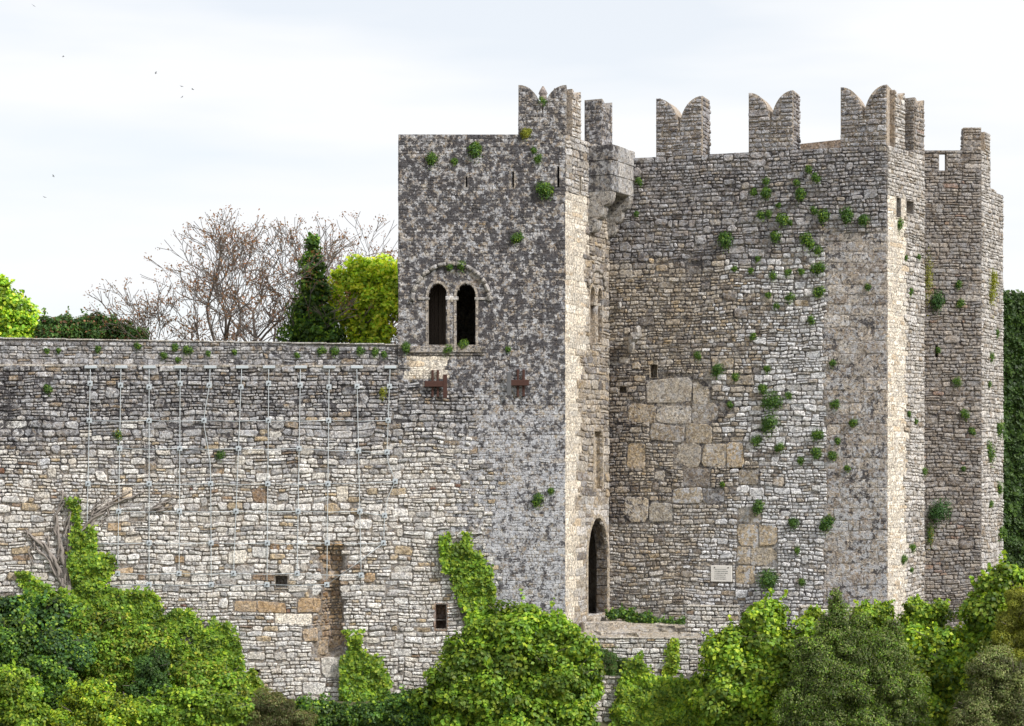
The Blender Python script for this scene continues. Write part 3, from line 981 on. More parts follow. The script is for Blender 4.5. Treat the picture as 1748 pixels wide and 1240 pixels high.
# ================================================================== main tower (long crenellated wall)
mt = thing('crenellated_tower', (10, 83, -1.2), 'tall crenellated tower with swallowtail merlons and a long wall tufted with plants', 'tower')
ZM = 18.03
def BL(x0, y0, x1, y1, p): return blk_px(MW, x0, y0, x1, y1, PALS[p])
ash = [(1104, 649, 1180, 688), (1120, 693, 1180, 722), (1074, 692, 1117, 722), (1110, 726, 1167, 752), (1172, 724, 1214, 757), (1150, 757, 1196, 796), (1240, 757, 1268, 798), (1072, 760, 1100, 800), (1182, 690, 1226, 722), (1184, 652, 1212, 690), (1200, 760, 1238, 796),
       (1168, 800, 1212, 828), (1262, 803, 1295, 830), (1200, 834, 1234, 858), (1148, 832, 1198, 858), (1110, 860, 1148, 890), (1068, 850, 1106, 890),
       (1260, 895, 1296, 930), (1297, 895, 1327, 930), (1258, 932, 1280, 962), (1282, 930, 1324, 965), (1256, 966, 1288, 996), (1260, 866, 1300, 892), (1240, 640, 1285, 655), (1216, 612, 1250, 628)]
ablocks = [BL(a - 1.6, b - 1.6, c + 1.6, d + 1.6, random.choice(['WARM', 'TAN', 'TAN'])) for a, b, c, d in ash]
yb = 398
while yb < 1030:
    hb_ = random.uniform(15, 22); xb = 1408 + random.uniform(-4, 6)
    while xb < 1506:
        wb_ = random.uniform(18, 46)
        if 1514 - xb - wb_ < 14: wb_ = 1514.5 - xb
        q = BL(xb, yb, xb + wb_, yb + hb_, 'WARM')
        ablocks.append(q[:2] + (min(q[2], MW.L),) + q[3:4] + (BAND,)); xb += wb_
    yb += hb_
plaque_r = rect_px(MW, 1213, 965, 1251, 994)
pits = [rect_px(MW, 1110, 622, 1122, 645), rect_px(MW, 1057, 660, 1070, 672), rect_px(MW, 1245, 799, 1266, 804)]
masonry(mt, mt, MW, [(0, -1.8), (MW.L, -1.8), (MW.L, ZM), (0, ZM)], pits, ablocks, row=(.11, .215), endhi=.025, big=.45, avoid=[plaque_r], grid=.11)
for h in pits:
    surround('weathered_hole', mt, MW, h, .04, .02, .4, (.34, .28, .2), (.4, .1, .2), back=True)
slots = [rect_px(MR, 1530, 339, 1537, 372), rect_px(MR, 1547, 345, 1559, 364)]
masonry(mt, mt, MR, [(0, -1.8), (MR.L, -1.8), (MR.L, ZM), (0, ZM)], slots, row=(.12, .22), endlo=.02, endhi=.02, grid=.11)
for h in slots:
    surround('wall_slot', mt, MR, h, .05, .02, .6, (.42, .38, .33), (.3, .3, .1), back=True)
closed_back('rear_wall', mt, [(16.13, 82.5), (15.4, 90.0), (3.4, 90), (3.85, 83.6)], -1.8, ZM - .03)
deck('roof_deck', mt, [(3.9, 83.7), (14.2, 80.0), (16.05, 82.5), (15.35, 89.9), (3.5, 89.9)], ZM - .5)
for a, b in ((1120, 1199), (1278, 1354), (1435, 1514)):
    merlon(mt, MW, MW.u(a), min(MW.u(b), MW.L), ZM, 20.33, 19.02, 1.15, 'mw', ends='r' if b < 1500 else '')
merlon(mt, MR, .62, 1.45, ZM, 20.22, 19.3, .6, 'mr')
merlon(mt, MR, 2.35, 3.2, ZM, 20.18, 19.3, .72, 'rf', ends='lr')
# plastered inner wall seen over the crest
q0, q1 = P(1366, 246, 83.6), P(1440, 238, 82.8)
bm = bmesh.new()
extrude_poly(bm, [Vector((q0.x, q0.y, ZM - .5)), Vector((q1.x, q1.y, ZM - .5)), q1, q0], Vector((.1, .3, 0)))
bm_put('inner_stair_wall', bm, mt, M_ST, (.52, .41, .32), (.15, .1, .2))
flush_stones(mt)
# broken corbel stones on the long wall
for i, (x, y, w, h, lab) in enumerate(((1085, 575, 20, 42, 'weathered broken corbel jutting from the long wall beside the inner corner'), (1064, 512, 12, 18, 'small pale knob of stone jutting from the long wall above the broken corbel'))):
    u, z = MW.uz(x, y)
    c = thing('broken_corbel', MW.pt(u, z), lab, 'corbel')
    for k in range(3 if i == 0 else 1):
        bm = bmesh.new()
        bmesh.ops.create_icosphere(bm, subdivisions=2, radius=1)
        for v in bm.verts:
            f = 1 + .3 * mnoise.noise(v.co * 1.7 + Vector((k * 3, i, 0)))
            v.co = Vector((v.co.x * w / 90 * (.7 + .1 * k), v.co.y * .26, v.co.z * h / (100 + 50 * k))) * f
        bm_put('corbel_stone', bm, c, M_ST, (.46, .44, .41), (.4, .5, .1), MW.pt(u + (-.12, .12, .02)[k], z + (-.25, .15, .0)[k], .12 + .05 * k))
# plaque
pu0, pz0 = MW.uz(1214, 993); pu1, pz1 = MW.uz(1250, 966)
pq = thing('wall_plaque', MW.pt((pu0 + pu1) / 2, pz0, .03), 'pale inscribed marble plaque set low in the long wall', 'plaque')
block('slab', pq, MW.pt(pu0, pz0, .07), (pu1 - pu0, .09, pz1 - pz0), (MW.d, -MW.n, Zv), (.70, .66, .60), (.08, .1, .0), .012, .003).data.materials[0] = M_MARBLE
for k in range(6):
    z = pz1 - .16 - k * .075
    a = pu0 + .14 + random.uniform(0, .05); b = pu1 - .14 - random.uniform(0, .12)
    bm = bmesh.new()
    uu = a
    while uu < b:
        wv = random.uniform(.012, .03)
        extrude_poly(bm, [MW.pt(uu, z, .0735), MW.pt(uu + wv, z, .0735), MW.pt(uu + wv, z + .03, .0735), MW.pt(uu, z + .03, .0735)], MW.n * .002)
        uu += wv + random.uniform(.01, .03)
    o = bm_put('inscription_line', bm, pq, M_DARK); o['kind'] = 'stuff'
for k in (0, 1):
    block('plaque_pin', pq, MW.pt(pu0 + .13 + k * (pu1 - pu0 - .3), pz1 - .1, .085), (.05, .03, .05), (MW.d, -MW.n, Zv), (.1, .09, .09), (.2, .1, .1), .008, .002)

# ================================================================== rear tower
rt = thing('rear_tower', (18.5, 89.5, -1.8), 'shadowed brownish tower standing behind the crenellated tower, with a slot through its parapet', 'tower')
ZR = RF.uz(1600, 257)[1]
slot = rect_px(RF, 1603, 262, 1616, 293)
rs_ = [rect_px(RF, 1596, 590, 1601, 612)]
masonry(rt, rt, RF, [(0, -1.8), (RF.L, -1.8), (RF.L, ZR), (0, ZR)], [slot] + rs_, row=(.12, .22), endhi=.02, big=.08, grid=.12)
surround('parapet_slot', rt, RF, slot, .06, .02, .4, (.34, .3, .26), (.3, .1, .1))
surround('arrow_slit', rt, RF, rs_[0], .05, .02, .6, (.34, .3, .26), (.3, .1, .1), back=True)
uq = RS.u(1690)
zq0, zq1 = RS.uz(1690, 322)[1], RS.uz(1712, 336)[1]
masonry(rt, rt, RS, [(0, -1.8), (RS.L, -1.8), (RS.L, zq1), (uq, zq0), (uq, ZR), (0, ZR)], row=(.12, .22), endlo=.02, grid=.12)
merlon(rt, RF, RF.u(1645), RF.L, ZR, RF.uz(1660, 218)[1], 0, .45, 'rf', plain=True, ends='l')
merlon(rt, RS, .46, uq, ZR, RS.uz(1685, 227)[1], 0, .45, 'rs', plain=True, ends='')
closed_back('rear_wall', rt, [(21.07, 90.5), (20, 96), (16.7, 96), (16.7, 88)], -1.8, 17.4)
deck('roof_deck', rt, [(16.75, 88.05), (19.5, 88.05), (21.0, 90.5), (19.9, 95.9), (16.75, 95.9)], 17.3)
flush_stones(rt)

# ================================================================== terrace, steps, retaining walls
trz = GS.uz(1020, 1050)[1]
bm = bmesh.new()
tp = [(2.35, 80.0, -.62), (5.0, 79.62, -.62), (7.15, 79.5, -.6), (7.1, 82.35, -.22), (3.95, 83.5, -.12), (3.0, 81.8, -.2)]
bm.faces.new([bm.verts.new(p) for p in tp])
bmesh.ops.triangulate(bm, faces=list(bm.faces))
bmesh.ops.subdivide_edges(bm, edges=list(bm.edges), cuts=5, use_grid_fill=True)
for v in bm.verts: v.co.z += mnoise.noise(v.co * 2) * .05
t = bm_put('terrace', bm, None, M_ST, (.46, .41, .33), (.3, .1, .1)); t['kind'] = 'structure'
st = thing('gate_steps', (3.3, 81.4, -.4), 'worn stone steps leading up to the arched gate', 'steps')
block('threshold', st, GS.pt(U(1002), trz - .33, .28), (1.75, .34, .30), (GS.d, -GS.n, Zv), (.56, .50, .42), (.2, .15, .1), .03, .02)
block('step', st, (2.75, 80.62, -.62), (1.7, .95, .50), (Vector((.97, .24, 0)), Vector((-.24, .97, 0)), Zv), (.52, .47, .40), (.3, .2, .1), .04, .03)
block('step', st, (3.6, 80.25, -.66), (1.3, .6, .24), (Vector((.98, -.17, 0)), Vector((.17, .98, 0)), Zv), (.55, .50, .43), (.3, .2, .1), .03, .02)
for k in range(16):
    fx, fy = random.uniform(3.6, 6.9), random.uniform(79.8, 82.0)
    if fy > 83.2 - (fx - 3.9) * .36: continue
    zt0 = -.62 + .42 * (fy - 79.6) / 3.3
    block('paving_slab', t, (fx, fy, zt0 - .02), (random.uniform(.3, .7), random.uniform(.3, .5), random.uniform(.06, .12)), (Vector((math.cos(k), math.sin(k), 0)), Vector((-math.sin(k), math.cos(k), 0)), Zv), pick([(1, (.5, .46, .39))]), (.4, .2, .1), .03, .03)
def low_wall(name, A, B, z0, z1, label, th=.5, row=(.14, .24), coping=None, ends='', merl=()):
    f = Face(A, B, 'ret')
    o = thing(name, f.pt(f.L / 2, z0, -th / 2), label, 'wall')
    masonry(o, o, f, [(0, z0), (f.L, z0), (f.L, z1), (0, z1)], row=row, endlo=.02, endhi=.02, grid=.14)
    bm = bmesh.new()
    extrude_poly(bm, [f.pt(0, z0, -.06), f.pt(f.L, z0, -.06), f.pt(f.L, z1 - .01, -.06), f.pt(0, z1 - .01, -.06)], -f.n * th)
    bm_put('wall_body', bm, o, M_ST, (.40, .37, .32), (.4, .2, .1))
    if 'r' in ends or 'l' in ends:
        e = Face(f.pt(f.L, 0, 0).xy, f.pt(f.L, 0, -th).xy, 'ret') if 'r' in ends else Face(f.pt(0, 0, -th).xy, f.pt(0, 0, 0).xy, 'ret')
        masonry(o, o, e, [(0, z0), (th, z0), (th, z1), (0, z1)], row=row, core=False)
    u = 0
    while coping and u < f.L - .1:
        w = min(random.uniform(.4, .9), f.L - u)
        block('coping_stone', o, f.pt(u + .01, z1 + .002, .06), (w - .02, th + .08, coping), (f.d, -f.n, Zv), pick([(1, (.56, .53, .47))]), (.35, .3, .1), .02, .012)
        u += w
    flush_stones(o)
    return f
low_wall('retaining_wall', P(1008, 0, 79.9).xy, P(1190, 0, 79.4).xy, -2.3, -.66, 'low retaining wall of the small terrace before the arched gate', coping=.06)
low_wall('lower_retaining_wall', P(990, 0, 78.6).xy, P(1215, 0, 78.2).xy, -4.6, -2.05, 'lowest retaining wall under the gate terrace, half hidden by ivy', coping=.07)
low_wall('stub_wall', P(1172, 0, 80.3).xy, P(1262, 0, 80.0).xy, -2.4, CAMZ + (HY - 1037) * 80 / F, 'short stub of rubble wall closing the end of the gate terrace', coping=.05, ends='l')
YO = 77.9
low_wall('outer_wall', P(1262, 0, YO).xy, P(1800, 0, YO + .2).xy, -4.5, CAMZ + (HY - 1072) * YO / F, 'low outer wall at the foot of the crenellated tower, buried in bushes')
for x0, x1, y1, lab in ((1366, 1482, 1038, 'flat-topped stub of the outer wall with a pale coping, behind the olive'), (1468, 1518, 1036, 'ivy-capped stub of the outer wall below the tower corner'), (1550, 1612, 1032, 'ivy-capped stub of the outer wall before the rear tower')):
    yy = YO + (.5 if x0 == 1366 else .0)
    low_wall('outer_wall_stub', P(x0, 0, yy).xy, P(x1, 0, yy).xy, CAMZ + (HY - 1074) * yy / F - (.6 if x0 == 1366 else -.03), CAMZ + (HY - y1) * yy / F, lab, coping=.06 if x0 == 1366 else None, th=.45)

# ivy-covered wall far behind
FW = Face(P(1690, 0, 97).xy, P(1960, 0, 98).xy, 'rf')
zf = CAMZ + (HY - 503) * 97 / F
fw = thing('far_wall', FW.pt(FW.L / 2, 0, -.3), 'far wall wholly covered with dark ivy, thin stone coping on top', 'wall')
bm = bmesh.new(); extrude_poly(bm, [FW.pt(0, -2, 0), FW.pt(FW.L, -2, 0), FW.pt(FW.L, zf, 0), FW.pt(0, zf, 0)], -FW.n * .6)
bm_put('wall_body', bm, fw, M_ST, (.3, .27, .23), (.4, .2, .1))
u = 0
while u < FW.L - .1:
    w = min(random.uniform(.5, .9), FW.L - u)
    block('coping_stone', fw, FW.pt(u + .01, zf + .002, .1), (w - .02, .8, .1), (FW.d, -FW.n, Zv), pick([(1, (.42, .39, .35))]), (.4, .3, .1), .02, .012); u += w

# ================================================================== iron anchors, cable net, lamp
def iron(label, x0, x1, yb, bars):
    u0, z0 = GF.uz(x0, yb + 4); u1, z1 = GF.uz(x1, yb - 4)
    o = thing('wall_anchor', GF.pt((u0 + u1) / 2, z0, .05), label, 'wall anchor')
    def bar(name, a, b, c, d, off, th):
        bm = bmesh.new()
        p, q = GF.uz(a, d), GF.uz(c, b)
        extrude_poly(bm, [GF.pt(p[0], p[1], off), GF.pt(q[0], p[1], off), GF.pt(q[0], q[1], off), GF.pt(p[0], q[1], off)], -GF.n * th)
        bmesh.ops.bevel(bm, geom=list(bm.edges), offset=.012, segments=1, affect='EDGES')
        return bm_put(name, bm, o, M_RUST)
    bar('crossbar', x0, yb - 5, x1, yb + 5, .22, .09)
    for (a, b, c, d, off, m) in bars:
        k = bar('upright_bar', a, b, c, d, off, .07)
        if m: k.data.materials.clear(); k.data.materials.append(M_IRON); k['label'] = 'grey painted upright'
M_IRON = mat_plain('grey_iron', (.12, .12, .125), .8, 0, .3, 12, .3)
iron('rusty iron wall anchor under the twin window, thick upright away from the curtain wall', 725, 762, 656, [(736.5, 632, 740.5, 678, .11, 0), (745.5, 632, 749.5, 678, .11, 0), (756.5, 640, 763.5, 680, .235, 0)])
iron('rusty iron wall anchor with one grey upright, nearer the tower corner', 866, 903, 654, [(865, 636, 872.5, 676, .235, 1), (882, 631, 886, 678, .11, 0), (891.5, 631, 896, 677, .11, 0)])

net = thing('cable_net', CUR.pt(CUR.u(400), 1.2, .1), 'pale steel cable net with square anchor plates bracing the curtain wall', 'cable net')
colx = [155, 207, 255, 308, 359, 413, 459, 513, 562, 609, 666]
rows_o = {657: 0, 718: -1, 825: -4, 927: -6, 998: -8}
def wander(i, y):
    x = colx[i]
    k = (y - 627) / 373
    d = {0: -8, 1: -6, 2: 0, 3: -2, 4: 2, 5: -15, 6: -3, 7: -6, 8: -4, 9: 8, 10: -14}[i] * k
    if i == 4: d += -11 * math.exp(-((y - 720) / 45) ** 2)
    if i == 10: d += 16 * math.exp(-((y - 822) / 24) ** 2)
    return x + d
plates = {}
for i in range(11):
    plates[i] = [655 + (i % 3) * 3] + ([718, 826, 927, 998] if i % 2 == 0 else [766, 873, 979])
    if i == 10: plates[i] = [660, 718, 772, 822, 880, 927]
    if i == 9: plates[i] = [660, 770, 873, 982]
def cable(pts, r=.0135):
    bm = bmesh.new(); tube(bm, pts, [r] * len(pts), 5)
    bm_put('cable', bm, net, M_CABLE, smooth=True)
def CP(x, y, off=.09):
    u, z = CUR.uz(x, y); return CUR.pt(u, z, off)
for i in range(11):
    yend = max(plates[i])
    ys = sorted(set([627] + plates[i] + list(range(640, yend, 30))))
    cable([CP(wander(i, y), y) for y in ys])
    bx = wander(i, 627)
    block('top_bracket', net, CP(bx - 10, 629.5, .13), (.46, .12, .11), (CUR.d, -CUR.n, Zv), (.6, .62, .63), (0, .1, 0), .01, .004).data.materials[0] = M_STEEL
    for y in plates[i]:
        c = CP(wander(i, y), y, .075)
        me = None
        pl = block('anchor_plate', net, c - CUR.d * .095 - Zv * .095 + CUR.n * .03, (.19, .03, .19), (CUR.d, -CUR.n, Zv), (.6, .65, .68), (0, 0, 0), .006, .004)
        pl.data.materials[0] = M_STEEL
        bm = bmesh.new(); tube(bm, [c + CUR.n * .03, c + CUR.n * .075], [.034, .03], 8)
        bm_put('bolt', bm, pl, M_DARK)
for y, par in ((718, 0), (768, 1), (826, 0), (874, 1), (927, 0), (980, 1), (1000, 0)):
    ids = [i for i in range(11) if i % 2 == par] + ([10] if par and y < 900 else [])
    for a, b in zip(ids, ids[1:]):
        ya = min(plates[a], key=lambda q: abs(q - y)); yb = min(plates[b], key=lambda q: abs(q - y))
        pa, pb = (wander(a, ya), ya), (wander(b, yb), yb)
        mid = ((pa[0] + pb[0]) / 2, (pa[1] + pb[1]) / 2 + 1.5)
        cable([CP(*pa), CP(*mid), CP(*pb)], .0115)

lp = P(1690, 1000, 78.4)
fl = thing('floodlight', lp, 'small blue-grey floodlight half sunk in the bush before the rear tower', 'floodlight')
bm = bmesh.new()
extrude_poly(bm, [Vector((-.12, 0, -.28)), Vector((.10, 0, -.28)), Vector((.24, 0, .28)), Vector((.05, 0, .30))], Vector((.05, .3, 0)))
bmesh.ops.bevel(bm, geom=list(bm.edges), offset=.02, segments=2, affect='EDGES')
bm_put('housing', bm, fl, M_LAMP, loc=lp)
bm = bmesh.new(); extrude_poly(bm, [Vector((-.09, -.012, -.24)), Vector((.09, -.012, -.24)), Vector((.2, -.012, .24)), Vector((.05, -.012, .25))], Vector((0, .01, 0)))
bm_put('lamp_glass', bm, fl, M_GLASS, loc=lp)
bm = bmesh.new(); tube(bm, [Vector((0, .15, -.3)), Vector((0, .15, -1.5))], [.03, .03], 6)
bm_put('post', bm, fl, M_LAMP, loc=lp)

# ================================================================== foliage
def leaf_mesh(name, pos, nor, size, col, aspect=.8, mat=None):
    """one quad for each leaf, folded a little along its midrib"""
    n = len(pos)
    nor = nor / np.maximum(1e-6, np.linalg.norm(nor, axis=1, keepdims=True))
    r = rng.normal(size=(n, 3)); r[:, 2] -= .8
    t = r - nor * (r * nor).sum(1, keepdims=True); t /= np.maximum(1e-6, np.linalg.norm(t, axis=1, keepdims=True))
    b = np.cross(nor, t)
    s = size[:, None]
    v0 = pos - t * s * .5; v2 = pos + t * s * .5
    v1 = pos + b * s * aspect * .5 + nor * s * .12 - t * s * .1; v3 = pos - b * s * aspect * .5 + nor * s * .12 - t * s * .1
    V = np.stack([v0, v1, v2, v3], 1).reshape(-1, 3)
    Fq = np.arange(n * 4).reshape(n, 4)
    tri = np.concatenate([Fq[:, [0, 1, 2]], Fq[:, [0, 2, 3]]], 0)
    return np_mesh(name, V, tri, mat or M_LEAF, np.repeat(col, 4, 0))

PALL = {  # leaf colours: list of (rgb), mixed at random
    'bright': [(.30, .42, .035), (.22, .35, .03), (.40, .49, .045), (.15, .27, .025)],
    'ivy': [(.20, .34, .035), (.14, .27, .03), (.28, .40, .04), (.10, .20, .025)],
    'deep': [(.075, .16, .035), (.05, .12, .03), (.11, .20, .04)],
    'blue': [(.07, .16, .05), (.10, .21, .065), (.05, .11, .04)],
    'olive': [(.13, .19, .045), (.18, .23, .07), (.09, .13, .035), (.26, .29, .11)],
    'dry': [(.20, .16, .07), (.15, .12, .05), (.12, .13, .04), (.24, .2, .1)],
    'brown': [(.14, .15, .06), (.11, .12, .045), (.19, .18, .085)],
    'gold': [(.36, .36, .04), (.28, .31, .04), (.2, .24, .03)],
    'lime': [(.42, .52, .03), (.34, .46, .03), (.52, .58, .05), (.24, .36, .03)],
    'hedge': [(.06, .12, .025), (.09, .16, .03), (.04, .085, .02)],
    'rust': [(.30, .13, .06), (.24, .12, .06), (.34, .18, .09), (.2, .13, .07)],
}
def leaf_cols(n, kind):
    p = np.array(PALL[kind]); c = p[rng.integers(0, len(p), n)]
    return np.clip(c * rng.uniform(.8, 1.25, (n, 1)), .004, 1)

def clump_points(ctr, rad, n_sub, per, sub_r, fill=.22):
    """leaves on many small lobes spread over an ellipsoid, plus some inside"""
    ctr = np.array(ctr); rad = np.array(rad)
    d = rng.normal(size=(n_sub, 3)); d /= np.linalg.norm(d, axis=1, keepdims=True)
    cen = ctr + d * rad * rng.uniform(.6, 1.12, (n_sub, 1))
    sr = sub_r * rng.uniform(.45, 1.7, n_sub)
    e = rng.normal(size=(n_sub, per, 3)); e += d[:, None, :] * .7; e[..., 2] += .25
    e /= np.linalg.norm(e, axis=2, keepdims=True)
    pos = cen[:, None, :] + e * sr[:, None, None] * rng.uniform(.55, 1.08, (n_sub, per, 1)) * np.array([1.15, 1.0, .8])
    nor = e + np.array([0, -.15, .55]) + rng.normal(size=e.shape) * .45
    pos, nor = pos.reshape(-1, 3), nor.reshape(-1, 3)
    m = int(n_sub * per * fill)
    di = rng.normal(size=(m, 3)); di /= np.linalg.norm(di, axis=1, keepdims=True)
    pi_ = ctr + di * rad * rng.uniform(.3, .85, (m, 1))
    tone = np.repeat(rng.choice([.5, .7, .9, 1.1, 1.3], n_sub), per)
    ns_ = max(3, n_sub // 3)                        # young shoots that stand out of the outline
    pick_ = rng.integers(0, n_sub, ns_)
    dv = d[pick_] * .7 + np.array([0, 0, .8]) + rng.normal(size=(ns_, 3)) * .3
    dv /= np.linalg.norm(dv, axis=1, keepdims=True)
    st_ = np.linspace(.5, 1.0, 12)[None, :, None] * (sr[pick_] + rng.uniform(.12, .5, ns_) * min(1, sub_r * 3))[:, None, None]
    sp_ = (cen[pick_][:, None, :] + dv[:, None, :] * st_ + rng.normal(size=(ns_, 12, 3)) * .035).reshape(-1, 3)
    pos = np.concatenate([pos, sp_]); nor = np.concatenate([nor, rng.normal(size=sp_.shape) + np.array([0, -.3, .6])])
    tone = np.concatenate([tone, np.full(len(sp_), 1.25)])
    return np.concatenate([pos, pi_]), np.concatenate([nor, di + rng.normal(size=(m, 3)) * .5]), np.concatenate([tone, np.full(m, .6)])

def bush(name, clumps, Y, kind, label, cat='bush', leaf=.13, dens=1.0, sub=.30, aspect=.8, depth=.8, stem=True, group=None, kind2=None, base=None, tone=1.0):
    """clumps in photograph pixels at distance Y: (x, y, rx, ry[, dY])"""
    ps, ns, ts = [], [], []
    for c in clumps:
        x, y, rx, ry = c[:4]; yy = Y + (c[4] if len(c) > 4 else 0)
        k = yy / F
        ctr = P(x, y, yy)
        rad = (rx * k, max(.25, min(rx, ry) * k * depth), ry * k)
        area = 4 * math.pi * ((rad[0] * rad[1]) ** 1.6 / 3 + (rad[0] * rad[2]) ** 1.6 / 3 + (rad[1] * rad[2]) ** 1.6 / 3) ** (1 / 1.6)
        s = min(sub, .55 * min(rad))
        n_sub = max(6, int(area / (s * s) * .5))
        per = int(max(20, dens * 5.2 * s * s * math.pi / (leaf * leaf * aspect * .5)))
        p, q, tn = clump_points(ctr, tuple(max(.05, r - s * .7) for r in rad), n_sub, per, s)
        ps.append(p); ns.append(q); ts.append(tn)
    p = np.concatenate(ps); q = np.concatenate(ns)
    low = p[:, 2].min()
    bx, by = p[:, 0].mean(), p[:, 1].mean()
    gz = base if base is not None else ground_z(bx, by)
    o = thing(name, (bx, by, gz), label, cat, group)
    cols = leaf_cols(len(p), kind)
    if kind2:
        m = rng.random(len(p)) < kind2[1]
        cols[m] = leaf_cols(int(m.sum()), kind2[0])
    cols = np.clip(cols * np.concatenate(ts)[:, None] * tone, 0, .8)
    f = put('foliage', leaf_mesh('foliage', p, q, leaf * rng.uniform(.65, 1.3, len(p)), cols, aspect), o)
    f['kind'] = 'stuff'
    if stem:
        bm = bmesh.new()
        for c in clumps[:6]:
            t = P(c[0], c[1], Y + (c[4] if len(c) > 4 else 0))
            b0 = Vector((bx * .5 + t.x * .5, by, gz - .2))
            mid = b0.lerp(t, .55) + Vector((random.uniform(-.2, .2), random.uniform(-.2, .2), 0))
            tube(bm, [b0, mid, t], [.07, .05, .02], 5)
            for _ in range(4):                     # bare twigs reaching out of the leaves
                kk = (Y / F); a = random.uniform(.3, 2.8)
                e = t + Vector((math.cos(a) * c[2] * kk, random.uniform(-.9, .1) * min(c[2], c[3]) * kk, math.sin(a) * c[3] * kk)) * random.uniform(.95, 1.2)
                tube(bm, [t, t.lerp(e, .5) + Vector((0, 0, .08)), e], [.02, .014, .007], 4)
        bm_put('stem', bm, o, M_BARK)
    return o

def ivy_sheet(name, face, poly, kind, label, leaf=.13, dens=.9, thick=.42, base_py=None, hole=None, kind2=None):
    """ivy climbing a wall inside a pixel outline of that wall's plane"""
    pu = [face.uz(x, y) for x, y in poly]
    us = [p[0] for p in pu]; zs = [p[1] for p in pu]
    area = (max(us) - min(us)) * (max(zs) - min(zs))
    n = int(dens * area * 6.5 / (leaf * leaf * .4))
    hole = [face.uz(*p) for p in hole] if hole else None
    pts, nor = [], []
    A, d, nn = np.array(face.A), np.array(face.d), np.array(face.n)
    uu = rng.uniform(min(us), max(us), n); zz_ = rng.uniform(min(zs), max(zs), n)
    for u, z in zip(uu, zz_):
        w1, w2 = nse(u, z, 2.3, 5) * .22 + random.gauss(0, .07), nse(u, z, 2.6, 15) * .22 + nse(u, z, 7, 25) * .14 + random.gauss(0, .07)
        if not inside(pu, u + w1, z + w2): continue
        if hole and inside(hole, u + w1, z + w2): continue
        lump = .5 + .5 * nse(u, z, 1.6, 33)
        lump2 = max(0, nse(u, z, 4.0, 71))
        off = .04 + thick * (lump + .5 * lump2) * random.random() ** .45
        pts.append(np.array(face.pt(u, z, off)))
        nor.append(nn * (.7 + off) + np.array([0, 0, .45]) + rng.normal(size=3) * .4)
    p, q = np.array(pts), np.array(nor)
    o = thing(name, tuple(p[np.argmin(p[:, 2])]), label, 'ivy')
    cols = leaf_cols(len(p), kind)
    if kind2:
        m = rng.random(len(p)) < kind2[1]; cols[m] = leaf_cols(int(m.sum()), kind2[0])
    cols = cols * np.array([.95 + .55 * nse(a[0], a[2], 1.7, 3) for a in p])[:, None]
    f = put('foliage', leaf_mesh('foliage', p, q, leaf * rng.uniform(.6, 1.3, len(p)), cols, .9), o)
    f['kind'] = 'stuff'
    bm = bmesh.new()
    cxu, lowz = sum(us) / len(us), min(zs)
    for k in range(5):
        a = pu[random.randrange(len(pu))]
        tube(bm, [face.pt(cxu, lowz - .2, .06), face.pt((cxu + a[0]) / 2 + random.uniform(-.2, .2), (lowz + a[1]) / 2, .06), face.pt(cxu + (a[0] - cxu) * .85, lowz + (a[1] - lowz) * .85, .05)], [.03, .022, .01], 5)
    bm_put('stem', bm, o, M_BARK)
    return o

# ivy on the walls
ivy_sheet('climbing_ivy', CUR, [(119, 850), (133, 850), (141, 905), (166, 905), (168, 945), (197, 955), (187, 1003), (215, 1010), (238, 1000), (255, 1010), (278, 1030), (281, 1110), (262, 1140), (150, 1130), (95, 1060), (35, 1000), (28, 975), (60, 985), (95, 1012), (125, 1005), (118, 960), (128, 905)], 'ivy', 'tall tongue of bright ivy climbing the curtain wall beside the dead vine', kind2=('bright', .45), dens=.8)
ivy_sheet('climbing_ivy', CUR, [(283, 1050), (300, 1038), (330, 1045), (345, 1070), (366, 1062), (395, 1065), (417, 1115), (412, 1190), (330, 1215), (275, 1150)], 'ivy', 'broad ivy patch with a bare gap, low on the curtain wall', kind2=('bright', .4), hole=[(308, 1080), (330, 1078), (330, 1098), (312, 1100)])
ivy_sheet('climbing_ivy', CUR, [(420, 1148), (432, 1140), (440, 1160), (457, 1178), (448, 1205), (412, 1215)], 'bright', 'small ivy sprig at the wall foot above the dry brown shrub')
ivy_sheet('climbing_ivy', CUR, [(585, 1075), (602, 1085), (615, 1074), (618, 1112), (634, 1122), (652, 1128), (664, 1180), (672, 1215), (585, 1215), (580, 1130), (600, 1110)], 'ivy', 'ivy clump at the foot of the broken vertical chase', kind2=('bright', .45))
ivy_sheet('climbing_ivy', GF, [(752, 910), (762, 910), (766, 938), (784, 928), (787, 908), (799, 912), (815, 945), (836, 965), (846, 1000), (838, 1045), (812, 1062), (790, 1035), (770, 990), (750, 945)], 'ivy', 'pointed ivy patch on the gate tower foot above the big round bush', kind2=('bright', .45))
LRW = Face(P(990, 0, 78.6).xy, P(1215, 0, 78.2).xy, 'ret')
RW1 = Face(P(1008, 0, 79.9).xy, P(1190, 0, 79.4).xy, 'ret')
ivy_sheet('climbing_ivy', LRW, [(1060, 1160), (1088, 1115), (1098, 1112), (1105, 1140), (1122, 1155), (1150, 1160), (1205, 1150), (1215, 1250), (1040, 1250)], 'bright', 'ivy curtain hanging over the lowest retaining wall', kind2=('ivy', .4))
ivy_sheet('climbing_ivy', RW1, [(1138, 1112), (1148, 1095), (1158, 1090), (1160, 1130), (1148, 1155), (1132, 1150)], 'bright', 'little ivy sprig on the retaining wall of the gate terrace')
ivy_sheet('climbing_ivy', FW, [(1692, 500), (1960, 500), (1960, 1010), (1692, 1010)], 'hedge', 'dark ivy clothing the far wall', leaf=.17, dens=.75, thick=.4)
